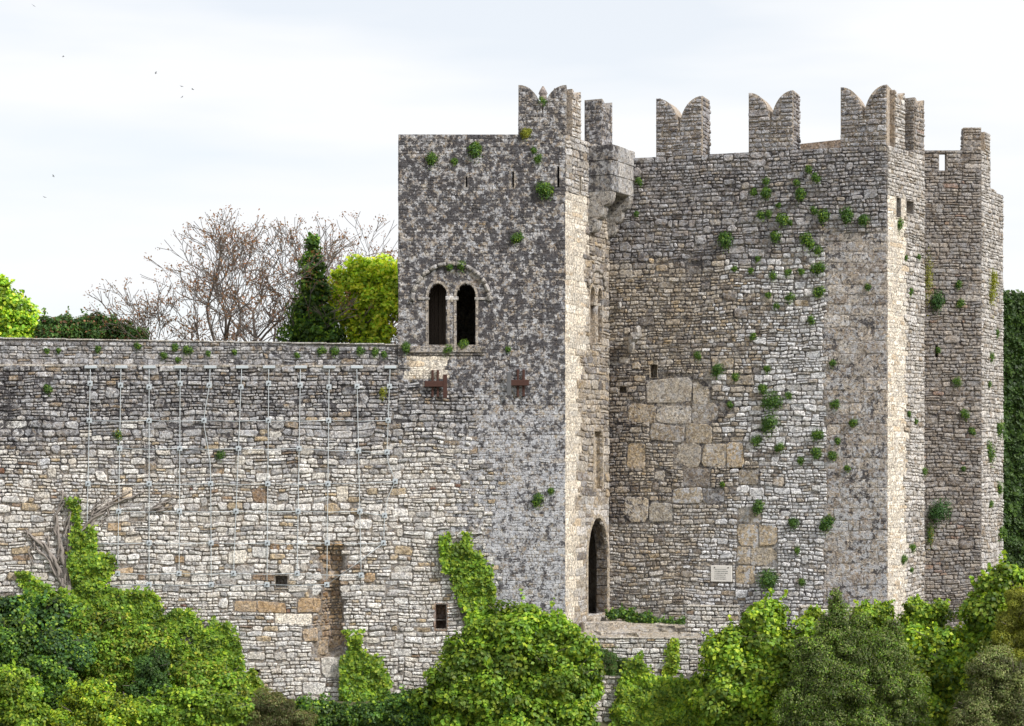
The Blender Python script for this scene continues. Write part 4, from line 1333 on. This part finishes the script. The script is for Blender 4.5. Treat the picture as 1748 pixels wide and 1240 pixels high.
# ivy blocks on the outer wall stubs
bush('ivy_mound', [(1492, 1060, 30, 30), (1490, 1090, 34, 26), (1478, 1042, 14, 12), (1508, 1042, 13, 12)], 77.7, 'bright', 'squarish ivy cap below the tower corner, beside the olive', 'ivy', sub=.2, stem=False, kind2=('ivy', .3))
bush('ivy_mound', [(1580, 1052, 36, 26), (1575, 1080, 40, 30), (1560, 1038, 14, 12), (1600, 1038, 14, 12)], 77.7, 'bright', 'squarish ivy cap before the rear tower', 'ivy', sub=.2, stem=False, kind2=('ivy', .3))
bush('ivy_mound', [(1388, 1062, 14, 22)], 77.9, 'bright', 'narrow ivy sprig on the pale-coped wall stub', 'ivy', sub=.16, stem=False)

# bushes along the foot of the walls
bush('round_bush', [(880, 1078, 85, 46), (955, 1098, 50, 46), (815, 1120, 55, 45), (870, 1150, 110, 70), (965, 1170, 62, 62), (790, 1190, 70, 62), (900, 1225, 120, 60)], 77.2, 'ivy', 'big round glossy bush before the gate tower corner', leaf=.17, kind2=('bright', .45), sub=.42)
bush('leafy_bush', [(1303, 1056, 36, 32), (1330, 1100, 66, 42), (1255, 1115, 58, 38), (1290, 1165, 95, 62), (1380, 1130, 40, 50), (1230, 1190, 50, 60), (1330, 1225, 110, 50)], 76.8, 'bright', 'bright green bush with a rounded top knob between stub wall and olive', leaf=.17, kind2=('ivy', .3), sub=.42)
bush('olive_shrub', [(1425, 1030, 9, 26), (1405, 1078, 14, 24), (1472, 1068, 16, 24), (1525, 1082, 16, 24), (1368, 1110, 16, 22), (1430, 1068, 22, 40), (1450, 1110, 62, 48), (1400, 1140, 52, 44), (1500, 1120, 52, 44), (1440, 1185, 90, 62), (1530, 1180, 56, 52), (1470, 1235, 110, 48), (1375, 1215, 52, 44)], 74.5, 'olive', 'grey-green olive shrub with tiny leaves, in front of the tower corner', leaf=.095, dens=.34, aspect=.42, sub=.34, kind2=('ivy', .3))
bush('leafy_bush', [(1600, 1105, 62, 36), (1570, 1140, 60, 44), (1625, 1150, 55, 50), (1600, 1205, 85, 58)], 76.4, 'ivy', 'yellow-green bush under the rear tower, next to the olive', leaf=.17, kind2=('lime', .4), sub=.4)
bush('leafy_bush', [(1722, 1000, 44, 34), (1695, 1045, 46, 46), (1745, 1050, 50, 60), (1685, 1110, 42, 60), (1740, 1130, 50, 70)], 76.2, 'bright', 'tall fresh green bush crowding the floodlight', leaf=.17, kind2=('ivy', .3), sub=.36)
bush('golden_shrub', [(1738, 1030, 22, 30), (1730, 1080, 28, 40), (1742, 1130, 30, 45), (1768, 1080, 40, 80)], 74.0, 'gold', 'golden green feathery shrub at the edge, before the fresh green bush', leaf=.08, aspect=.35, sub=.3)
bush('brown_shrub', [(1700, 1160, 46, 58), (1735, 1190, 50, 70), (1680, 1225, 60, 44)], 73.2, 'brown', 'dull brownish fine-leaved shrub in the lower corner', leaf=.085, aspect=.45, dens=.42, sub=.28, kind2=('olive', .5), tone=1.25)

bush('dark_shrub', [(25, 1045, 50, 30), (75, 1050, 52, 30), (110, 1065, 45, 25)], 78.0, 'blue', 'dark broad-leaved growth under the dead vine', leaf=.17, kind2=('ivy', .45))
bush('dark_shrub', [(98, 1105, 52, 32), (130, 1115, 30, 24)], 76.6, 'blue', 'dark blue-green rounded shrub among the ivy, lower', leaf=.12, kind2=('ivy', .35))
bush('dark_shrub', [(262, 1148, 32, 36), (255, 1180, 40, 26)], 76.4, 'deep', 'small dark rounded shrub below the tongue of ivy', leaf=.09, sub=.22)
bush('leafy_bush', [(205, 1115, 60, 36), (165, 1075, 45, 30), (240, 1100, 40, 36), (195, 1150, 66, 34), (330, 1165, 50, 40), (385, 1170, 38, 34)], 77.6, 'ivy', 'middle green thicket between the dark shrubs and the curtain wall', kind2=('gold', .25), leaf=.12)
bush('leafy_bush', [(18, 1175, 40, 40), (30, 1220, 46, 40), (-20, 1190, 40, 60)], 75.2, 'bright', 'yellow-green bush in the lower corner under the dark growth', kind2=('ivy', .4), leaf=.13)
bush('leafy_bush', [(150, 1190, 40, 28), (190, 1215, 50, 36), (135, 1230, 50, 30)], 75.2, 'lime', 'yellowish bush below the dark blue-green shrub', kind2=('ivy', .45), leaf=.11)
bush('leafy_bush', [(330, 1205, 60, 34), (385, 1215, 44, 34), (275, 1220, 56, 32), (240, 1225, 40, 30)], 75.8, 'ivy', 'spreading green bush beside the dry brown shrub', kind2=('bright', .4), leaf=.13)
bush('leafy_bush', [(75, 1150, 50, 28), (90, 1180, 50, 26), (50, 1130, 40, 24), (10, 1100, 50, 36), (30, 1085, 44, 26), (-10, 1140, 40, 36), (110, 1215, 40, 36)], 76.4, 'deep', 'shaded green tangle between the two yellowish bushes', kind2=('ivy', .4), leaf=.12)
bush('dry_shrub', [(455, 1212, 46, 32), (420, 1225, 34, 24), (490, 1228, 40, 22)], 76.0, 'dry', 'dry brown feathery shrub at the curtain wall foot', leaf=.10, aspect=.25, sub=.26, dens=.6, kind2=('olive', .5))
bush('herb_patch', [(560, 1222, 55, 24), (640, 1222, 60, 22), (700, 1215, 55, 36), (530, 1215, 30, 22)], 77.8, 'deep', 'low dark green herbs along the wall foot under the ivy clump', 'herbs', leaf=.12, kind2=('ivy', .35), sub=.25, stem=False)
bush('terrace_creeper', [(1060, 1050, 26, 9), (1095, 1058, 30, 9), (1130, 1068, 32, 11), (1158, 1070, 16, 12)], 82.2, 'deep', 'dark creeper along the wall foot on the gate terrace', 'creeper', leaf=.09, sub=.14, stem=False, base=-.2, kind2=('ivy', .3))
bush('terrace_weed', [(1030, 1135, 26, 20), (1060, 1145, 22, 18), (1020, 1118, 14, 14)], 79.2, 'deep', 'feathery weeds below the gate terrace wall', 'weeds', leaf=.08, aspect=.3, sub=.2, stem=False, kind2=('dry', .2), base=-2.0)

# plants rooted in the masonry
ORD = ['first', 'second', 'third', 'fourth', 'fifth', 'sixth', 'seventh', 'eighth', 'ninth', 'tenth', 'eleventh', 'twelfth', 'thirteenth', 'fourteenth', 'fifteenth', 'sixteenth', 'seventeenth', 'eighteenth', 'nineteenth', 'twentieth', 'twenty-first', 'twenty-second', 'twenty-third', 'twenty-fourth', 'twenty-fifth', 'twenty-sixth', 'twenty-seventh', 'twenty-eighth', 'twenty-ninth', 'thirtieth', 'thirty-first', 'thirty-second', 'thirty-third', 'thirty-fourth', 'thirty-fifth', 'thirty-sixth', 'thirty-seventh', 'thirty-eighth']
def ranks(spots, key):
    o = sorted(range(len(spots)), key=lambda i: key(spots[i]))
    return {i: ORD[r] for r, i in enumerate(o)}
def mw_column(x):
    return ('below the merlon nearest the gate tower' if x < 1212 else 'below the gap before the middle merlon' if x < 1276 else 'below the middle merlon' if x < 1356 else 'below the gap before the corner merlon' if x < 1433 else 'below the corner merlon')
def tuft(face, px, py, r, label, group=None, kind='ivy', tall=1.0, flowers=None, name='wall_plant'):
    u, z = face.uz(px, py)
    k = face.pt(u, z).y / F
    R = r * k * 1.2
    n = int(120 + 50 * r)
    out = np.array(face.n); al = np.array(face.d)
    nl = random.randint(2, 4)
    lc = [al * random.uniform(-.55, .55) * R + np.array([0, 0, random.uniform(-.55, .4) * R]) for _ in range(nl)]; lc[0] = lc[0] * .2
    lr = [random.uniform(.45, .75) * R for _ in range(nl)]; lr[0] = .8 * R
    wch = rng.choice(nl, n, p=np.array(lr) / sum(lr))
    d = rng.normal(size=(n, 3)); d /= np.linalg.norm(d, axis=1, keepdims=True)
    d = d + out * .5
    d /= np.linalg.norm(d, axis=1, keepdims=True)
    p = np.array(lc)[wch] + d * np.array(lr)[wch][:, None] * (rng.random((n, 1)) ** .45)
    p[:, 2] = np.where(rng.random(n) < .12, p[:, 2] - rng.random(n) * R * .8, p[:, 2]) 
    p[:, 2] *= tall if tall < 1.5 else tall * .8
    p = p - out * np.minimum(0, (p @ out))[:, None]
    c = face.pt(u, z, .03)
    q = d + np.array([0, 0, .5]) + rng.normal(size=(n, 3)) * .4
    cols = leaf_cols(n, kind if kind != 'ivy' else 'deep')
    if kind in ('ivy', 'deep'):
        m = rng.random(n) < (.3 if kind == 'ivy' else .1); cols[m] = leaf_cols(int(m.sum()), 'ivy')
    if flowers:
        m = rng.random(n) < .12; cols[m] = flowers
    o = thing(name, c, label, 'plant', group)
    f = put('foliage', leaf_mesh('foliage', p, q, .055 * rng.uniform(.6, 1.4, n) * min(1.3, max(.85, r / 10)), cols, .6), o, c)
    f['kind'] = 'stuff'
    return o

T_GF = [(738, 270, 11, 'bushy plant near the top edge of the gate tower, closest to its outer edge'), (811, 257, 14, 'bright bushy plant highest on the plain gate tower crest'), (931, 321, 15, 'round dark green plant beside the arrow slits near the tower corner'), (897, 228, 10, 'yellowish plant at the foot of the gate tower merlon'), (883, 406, 10, 'lone round plant midway up the gate tower front'), (920, 850, 11, 'lone plant low on the grey gate tower front'),
        (775, 275, 7, 0), (911, 256, 6, 0), (918, 272, 8, 0), (940, 838, 6, 0), (925, 172, 7, 0)]
T_GW = [(768, 456, 7, 0), (787, 451, 9, 0), (693, 592, 9, 0), (766, 594, 9, 0), (790, 588, 9, 0), (868, 596, 6, 0)]
rk = ranks(T_GF, lambda t: t[1])
for i, (x, y, r, l) in enumerate(T_GF):
    tuft(GF, x, y, r, l or 'small tuft on the gate tower front, %s plant from its top' % rk[i], 'plants on the gate tower', 'gold' if (x, y) == (897, 228) else 'ivy')
rk = ranks(T_GW, lambda t: t[0])
for i, (x, y, r, l) in enumerate(T_GW):
    tuft(GF, x, y, r, 'small tuft around the twin window, %s counting away from the curtain wall' % rk[i], 'tufts round the twin window')
T_MW = [(1240, 410, 16, 'large dark plant alone on the long wall, nearest the gate tower'), (1318, 682, 18, 'upper of two large dark bushy plants in the middle of the long wall'), (1318, 718, 18, 'lower of two large dark bushy plants in the middle of the long wall'), (1310, 990, 21, 'big dark bush rooted beside the marble plaque'), (1295, 862, 12, 'dark plant on the tan blocks above the plaque'),
        (1446, 363, 14, 'large dark plant below the corner merlon, near the tower edge'), (1475, 375, 11, 'round plant nearest the tower edge below the corner merlon'), (1229, 630, 12, 'plant above the large tan blocks of the long wall'), (1412, 892, 13, 'wide plant low on the long wall towards the tower edge'), (1356, 892, 11, 'plant low on the white stones of the long wall')]
T_UP = [(1092, 309, 8), (1087, 365, 5), (1382, 288, 8), (1391, 303, 9), (1308, 310, 8), (1367, 333, 12), (1285, 328, 7), (1308, 330, 11), (1360, 312, 7), (1299, 366, 9), (1312, 365, 8), (1335, 373, 12), (1390, 358, 7), (1407, 367, 12), (1325, 402, 11), (1376, 408, 13), (1397, 427, 9), (1294, 443, 6), (1400, 455, 12), (1320, 470, 9), (1345, 466, 7), (1368, 463, 6), (1282, 462, 6), (1350, 507, 9), (1397, 500, 11), (1385, 545, 8), (1312, 505, 6), (1325, 522, 6), (1255, 458, 5), (1330, 350, 5), (1350, 380, 5)]
T_LO = [(1285, 575, 7), (1480, 488, 6), (1190, 605, 8), (1257, 642, 8), (1309, 630, 7), (1302, 664, 10), (1345, 675, 7), (1290, 752, 10), (1333, 762, 9), (1245, 690, 6), (1395, 740, 10), (1395, 773, 10), (1425, 690, 9), (1421, 620, 6), (1458, 722, 8), (1430, 752, 6), (1424, 778, 9), (1446, 798, 6), (1368, 785, 7), (1233, 827, 5), (1362, 938, 6), (1370, 993, 7)]
allm = [(x, y, r, l, 'deep') for x, y, r, l in T_MW] + [(x, y, r, 0, 'ivy') for x, y, r in T_UP + T_LO]
bycol = {}
for t in allm: bycol.setdefault(mw_column(t[0]), []).append(t)
for colname, ts in bycol.items():
    rk = ranks(ts, lambda t: t[1])
    for i, (x, y, r, l, kd) in enumerate(ts):
        tuft(MW, x, y, r, l or 'green tuft on the long wall %s, %s plant down' % (colname, rk[i]), 'tufts on the long wall', kd)
tuft(MR, 1534, 380, 8, 'upright plant spilling from the slot in the sunlit tower flank', None, 'ivy', 1.8)
TS = ((1553, 498, 6), (1550, 706, 5), (1566, 438, 6), (1545, 440, 4), (1562, 720, 5), (1555, 935, 8), (1541, 955, 8), (1553, 972, 5), (1576, 805, 8))
for x, y, r in TS:
    tuft(MR, x, y, r, 'small tuft on the sunlit flank of the crenellated tower, %s from the top' % ORD[sorted(q[1] for q in TS).index(y)], 'tufts on the sunlit flank')
tuft(RF, 1586, 470, 10, 'hanging yellow-green creeper in the gap between the two towers', None, 'gold', 6.0)
tuft(RF, 1600, 510, 15, 'dark blue-green plant high in the gap between the towers', None, 'blue', 1.6)
tuft(RF, 1606, 866, 22, 'large blue-green plant low in the gap between the towers', None, 'blue')
tuft(RF, 1588, 905, 9, 'yellow-flowered creeper low in the gap between the towers', None, 'ivy', 3.5, (.5, .34, .03))
TS = ((1632, 650, 8), (1645, 706, 9), (1658, 735, 7), (1636, 485, 7), (1640, 518, 8), (1645, 800, 5), (1600, 598, 5))
for x, y, r in TS:
    tuft(RF, x, y, r, 'small tuft on the shaded front of the rear tower, %s from the top' % ORD[sorted(q[1] for q in TS).index(y)], 'tufts on the rear tower front')
tuft(RS, 1691, 485, 15, 'tall yellow-green plant high on the rear tower flank', None, 'gold', 2.4)
TS = ((1690, 610, 8, 1.6), (1688, 770, 12, 1.8), (1703, 830, 10, 1.2), (1706, 912, 13, 1), (1704, 730, 12, 1.4), (1687, 655, 5, 1.5), (1690, 860, 6, 1.5), (1700, 570, 6, 1.2))
for x, y, r, t_ in TS:
    tuft(RS, x, y, r, 'green plant on the flank of the rear tower, %s below the tall yellowish one' % ORD[sorted(q[1] for q in TS).index(y)], 'plants on the rear tower flank', 'ivy', t_)
tuft(CUR, 378, 775, 9, 'dark tuft on the curtain wall inside the cable net', None, 'deep')
tuft(CUR, 82, 665, 9, 'dark tuft on the curtain wall outside the cable net', None, 'deep')
tuft(CUR, 200, 741, 9, 'yellow-flowered plant on the curtain wall inside the cable net', None, 'deep', 1.2, (.6, .38, .02))
TS = ((235, 588, 6), (281, 606, 7), (300, 594, 7), (320, 596, 9), (168, 595, 6), (305, 615, 5), (355, 603, 5), (100, 598, 5), (80, 600, 5), (572, 598, 9), (550, 596, 7), (506, 605, 5), (400, 600, 5), (640, 600, 8), (615, 597, 7), (655, 605, 6))
for x, y, r in TS:
    tuft(PAR, x, y, r, 'small tuft on the curtain wall parapet, %s counting from the gate tower' % ORD[sorted((-q[0] for q in TS)).index(-x)], 'tufts on the parapet', 'ivy')
tuft(CUR, 655, 668, 8, 'small olive tuft by the last cable near the gate tower', None, 'gold', 1.4)

# ================================================================== dead vine on the curtain wall
vine = thing('dead_vine', CUR.pt(CUR.u(112), CUR.uz(112, 1022)[1], .1), 'thick twisted leafless grey vine clinging to the curtain wall', 'vine')
paths = [([(116, 1024), (108, 990), (95, 955), (74, 930), (50, 914), (42, 905)], .085), ([(118, 1022), (113, 975), (106, 940), (98, 908), (96, 880), (108, 855), (104, 838)], .085), ([(122, 1018), (116, 960), (122, 905), (118, 868), (112, 842)], .06),
         ([(112, 1010), (98, 970), (84, 945), (80, 915)], .06), ([(106, 1000), (86, 958), (62, 938), (56, 918)], .055), ([(110, 985), (120, 940), (112, 900), (124, 868), (130, 842)], .045), ([(100, 960), (104, 925), (92, 900), (80, 905)], .04), ([(60, 925), (52, 945), (60, 965)], .035),
         ([(118, 940), (140, 905), (165, 880), (192, 862), (222, 850), (246, 838)], .06), ([(150, 905), (172, 872), (200, 850), (225, 838)], .045), ([(160, 880), (180, 865), (205, 856)], .05), ([(186, 858), (184, 878), (172, 898)], .035), ([(262, 868), (282, 858), (300, 846)], .05), ([(268, 872), (290, 866), (300, 858)], .04), ([(155, 888), (160, 868), (185, 848)], .035)]
for pth, r in paths:
    for rep in range(2):
        # resample with twist
        pts = []
        n = (len(pth) - 1) * 4
        for i in range(n + 1):
            t = i / 4; k = min(len(pth) - 2, int(t)); f = t - k
            x = pth[k][0] * (1 - f) + pth[k + 1][0] * f; y = pth[k][1] * (1 - f) + pth[k + 1][1] * f
            ph = rep * math.pi + i * .9
            x += math.sin(ph) * 2.6 * (1 if rep else .6) + nse(x, y, .06, rep) * 5; y += math.cos(ph * .7) * 1.5
            u_, z_ = CUR.uz(x, y); pts.append(CUR.pt(u_, z_, .10 + .05 * math.cos(ph)))
        bm = bmesh.new(); tube(bm, pts, [max(.012, r * (1 - .62 * i / n)) * (.8 if rep else 1) for i in range(n + 1)], 6)
        bm_put('vine_stem', bm, vine, M_VINE, smooth=True)

# ================================================================== trees behind the curtain wall
def grow(segs, tips, p, d, length, r, depth, spread=.5, up=.12, kids=(2, 3)):
    n = 4
    pts = [p.copy()]; rr = [r]
    for i in range(n):
        d = (d + Vector((random.gauss(0, .13), random.gauss(0, .13), up * .35 + random.gauss(0, .06)))).normalized()
        p = p + d * length / n
        pts.append(p.copy()); rr.append(r * (1 - .42 * (i + 1) / n))
    segs.append((pts, rr, depth))
    if depth == 0:
        tips.append((p.copy(), d.copy())); return
    for _ in range(random.randint(*kids)):
        a = Vector((random.gauss(0, 1), random.gauss(0, 1), random.gauss(0, .7))); a = (a - d * a.dot(d)).normalized()
        nd = (d + a * random.uniform(.35, 1.0) * spread * 1.5).normalized()
        grow(segs, tips, p, nd, length * random.uniform(.62, .85), rr[-1] * random.uniform(.6, .85), depth - 1, spread, up, kids)
    if random.random() < .6:
        q = pts[2]; a = Vector((random.gauss(0, 1), random.gauss(0, 1), .2)).normalized()
        grow(segs, tips, q, (d + a * .9).normalized(), length * .6, rr[2] * .5, depth - 1, spread, up, kids)

def bare_tree(label, stems, Y, depth, leafn, name='bare_tree'):
    base = P(stems[0][0], 620, Y); gz = 7.5
    o = thing(name, (base.x, base.y, gz), label, 'tree')
    segs, tips = [], []
    for (x, dx, L, r) in stems:
        b = P(x, 620, Y); b.z = gz
        grow(segs, tips, b, Vector((dx, random.uniform(-.15, .15), 1)).normalized(), L, r, depth, .55, .10)
    bt, bb = bmesh.new(), bmesh.new()
    for pts, rr, dp in segs:
        tube(bt if dp >= depth else bb, pts, [max(.013, x) for x in rr], 5 if dp > 1 else 3, cap=False)
    bm_put('trunk', bt, o, M_BARK, smooth=True)
    k = bm_put('crown_branches', bb, o, M_BARK, smooth=True); k['kind'] = 'stuff'
    pp, qq = [], []
    for p, d in tips:
        if random.random() < .6:
            for _ in range(leafn):
                pp.append(np.array(p) + rng.normal(size=3) * .10); qq.append(rng.normal(size=3) + np.array([0, -.4, .4]))
    pp, qq = np.array(pp), np.array(qq)
    k = put('bud_leaves', leaf_mesh('bud_leaves', pp, qq, .11 * rng.uniform(.6, 1.4, len(pp)), leaf_cols(len(pp), 'rust'), .5), o); k['kind'] = 'stuff'
    return o
random.seed(5)
bare_tree('wide leafless tree with rusty buds behind the curtain wall', [(345, -.4, 2.3, .17), (372, -.1, 3.0, .20), (380, .5, 3.0, .19), (330, -.55, 1.9, .12), (378, .2, 2.9, .16)], 90, 5, 5)
bare_tree('taller leafless tree with reddish buds, next to the ivy-clad trunk', [(462, .05, 3.2, .19), (455, .4, 3.3, .16), (490, .7, 3.2, .16), (445, -.25, 2.9, .14)], 92, 5, 8)
bare_tree('thin leafless tree with rusty leaf clusters rising behind the lime-green tree', [(585, .1, 3.0, .13), (600, .45, 3.1, .12)], 95, 5, 10)

def leafy_tree(label, clumps, Y, kind, name, leaf=.16, kind2=None, trunk_x=None, dens=.6, sub=.45):
    o = bush(name, clumps, Y, kind, label, 'tree', leaf=leaf, dens=dens, sub=sub, stem=False, base=7.5, kind2=kind2, tone=1.75 if kind in ('lime', 'bright') else 1.0)
    for c in o.children: c.name = 'crown'
    tx = trunk_x or clumps[0][0]
    b = P(tx, 600, Y); b.z = 7.4
    bm = bmesh.new()
    for i, c in enumerate(clumps):
        t = P(c[0], c[1], Y + (c[4] if len(c) > 4 else 0))
        m = b.lerp(t, .5) + Vector((random.uniform(-.2, .2), 0, .2))
        tube(bm, [b, m, t], [.14, .09, .03], 6)
    bm_put('trunk', bm, o, M_BARK, smooth=True)
    return o
leafy_tree('fresh lime-green tree between the ivy-clad trunk and the gate tower', [(625, 490, 40, 30), (590, 480, 28, 22), (650, 460, 26, 26), (615, 452, 24, 22), (600, 530, 40, 34), (655, 520, 32, 40), (635, 565, 46, 30), (685, 500, 30, 50), (575, 510, 20, 26)], 89, 'lime', 'lime_tree', kind2=('bright', .35), trunk_x=625, sub=.27, dens=.36)
leafy_tree('dark pointed column of ivy smothering a trunk behind the curtain wall', [(533, 425, 12, 24), (534, 460, 19, 28), (536, 500, 26, 32), (532, 545, 38, 38), (520, 575, 38, 24), (558, 570, 26, 30)], 88, 'deep', 'ivy_clad_tree', kind2=('ivy', .4), trunk_x=533, sub=.22, leaf=.15, dens=.6)
leafy_tree('light green tree at the far end above the parapet', [(15, 520, 32, 26), (35, 545, 30, 30), (-15, 510, 34, 36), (10, 560, 46, 30), (55, 570, 20, 22), (-10, 490, 26, 20)], 90, 'bright', 'round_tree', kind2=('ivy', .4), trunk_x=10, sub=.27, dens=.4)
leafy_tree('low dark ivy hedge with rusty twigs above the parapet', [(95, 565, 32, 26), (130, 563, 30, 25), (165, 563, 30, 25), (200, 566, 30, 24), (228, 576, 20, 18)], 89, 'deep', 'ivy_hedge', kind2=('rust', .13), trunk_x=150, sub=.26, leaf=.13, dens=.9)

# ================================================================== birds
BIRDS = [(57, 10, 'bird highest in the sky, near the upper corner'), (108, 97, 'bird below the highest one, alone'), (266, 125, 'bird just before the close trio'), (310, 148, 'faintest bird of the close trio'), (329, 153, 'outermost bird of the close trio, nearest the castle'), (311, 166, 'lowest bird of the close trio'), (91, 301, 'upper of the two low birds over the trees'), (76, 337, 'lower of the two low birds over the trees')]
for i, (x, y, l) in enumerate(BIRDS):
    c = P(x, y, 110)
    o = thing('bird', c, l, 'bird', 'birds in the sky')
    o.scale = (.6, .6, .6)
    o.rotation_euler = (random.uniform(-.3, .3), random.uniform(-.7, .7), random.uniform(0, 6.28))
    bm = bmesh.new()
    tube(bm, [Vector((0, -.10, 0)), Vector((0, -.04, .005)), Vector((0, .05, 0)), Vector((0, .13, 0))], [.008, .028, .022, .006], 6)
    k = bm_put('body', bm, o, M_BIRD); k.location = (0, 0, 0)
    for s in (-1, 1):
        bm = bmesh.new()
        a = [Vector((0, -.03, .01)), Vector((s * .09, -.05, .05)), Vector((s * .21, .03, .03)), Vector((s * .09, .02, .045)), Vector((0, .04, .01))]
        extrude_poly(bm, a, Vector((0, 0, -.008)))
        k = bm_put('wing', bm, o, M_BIRD); k.location = (0, 0, 0)

print('objects', len(bpy.data.objects), 'tris', sum(len(o.data.loop_triangles) or sum(len(p.vertices) - 2 for p in o.data.polygons) for o in bpy.data.objects if o.type == 'MESH' and len(o.data.polygons) < 20000))
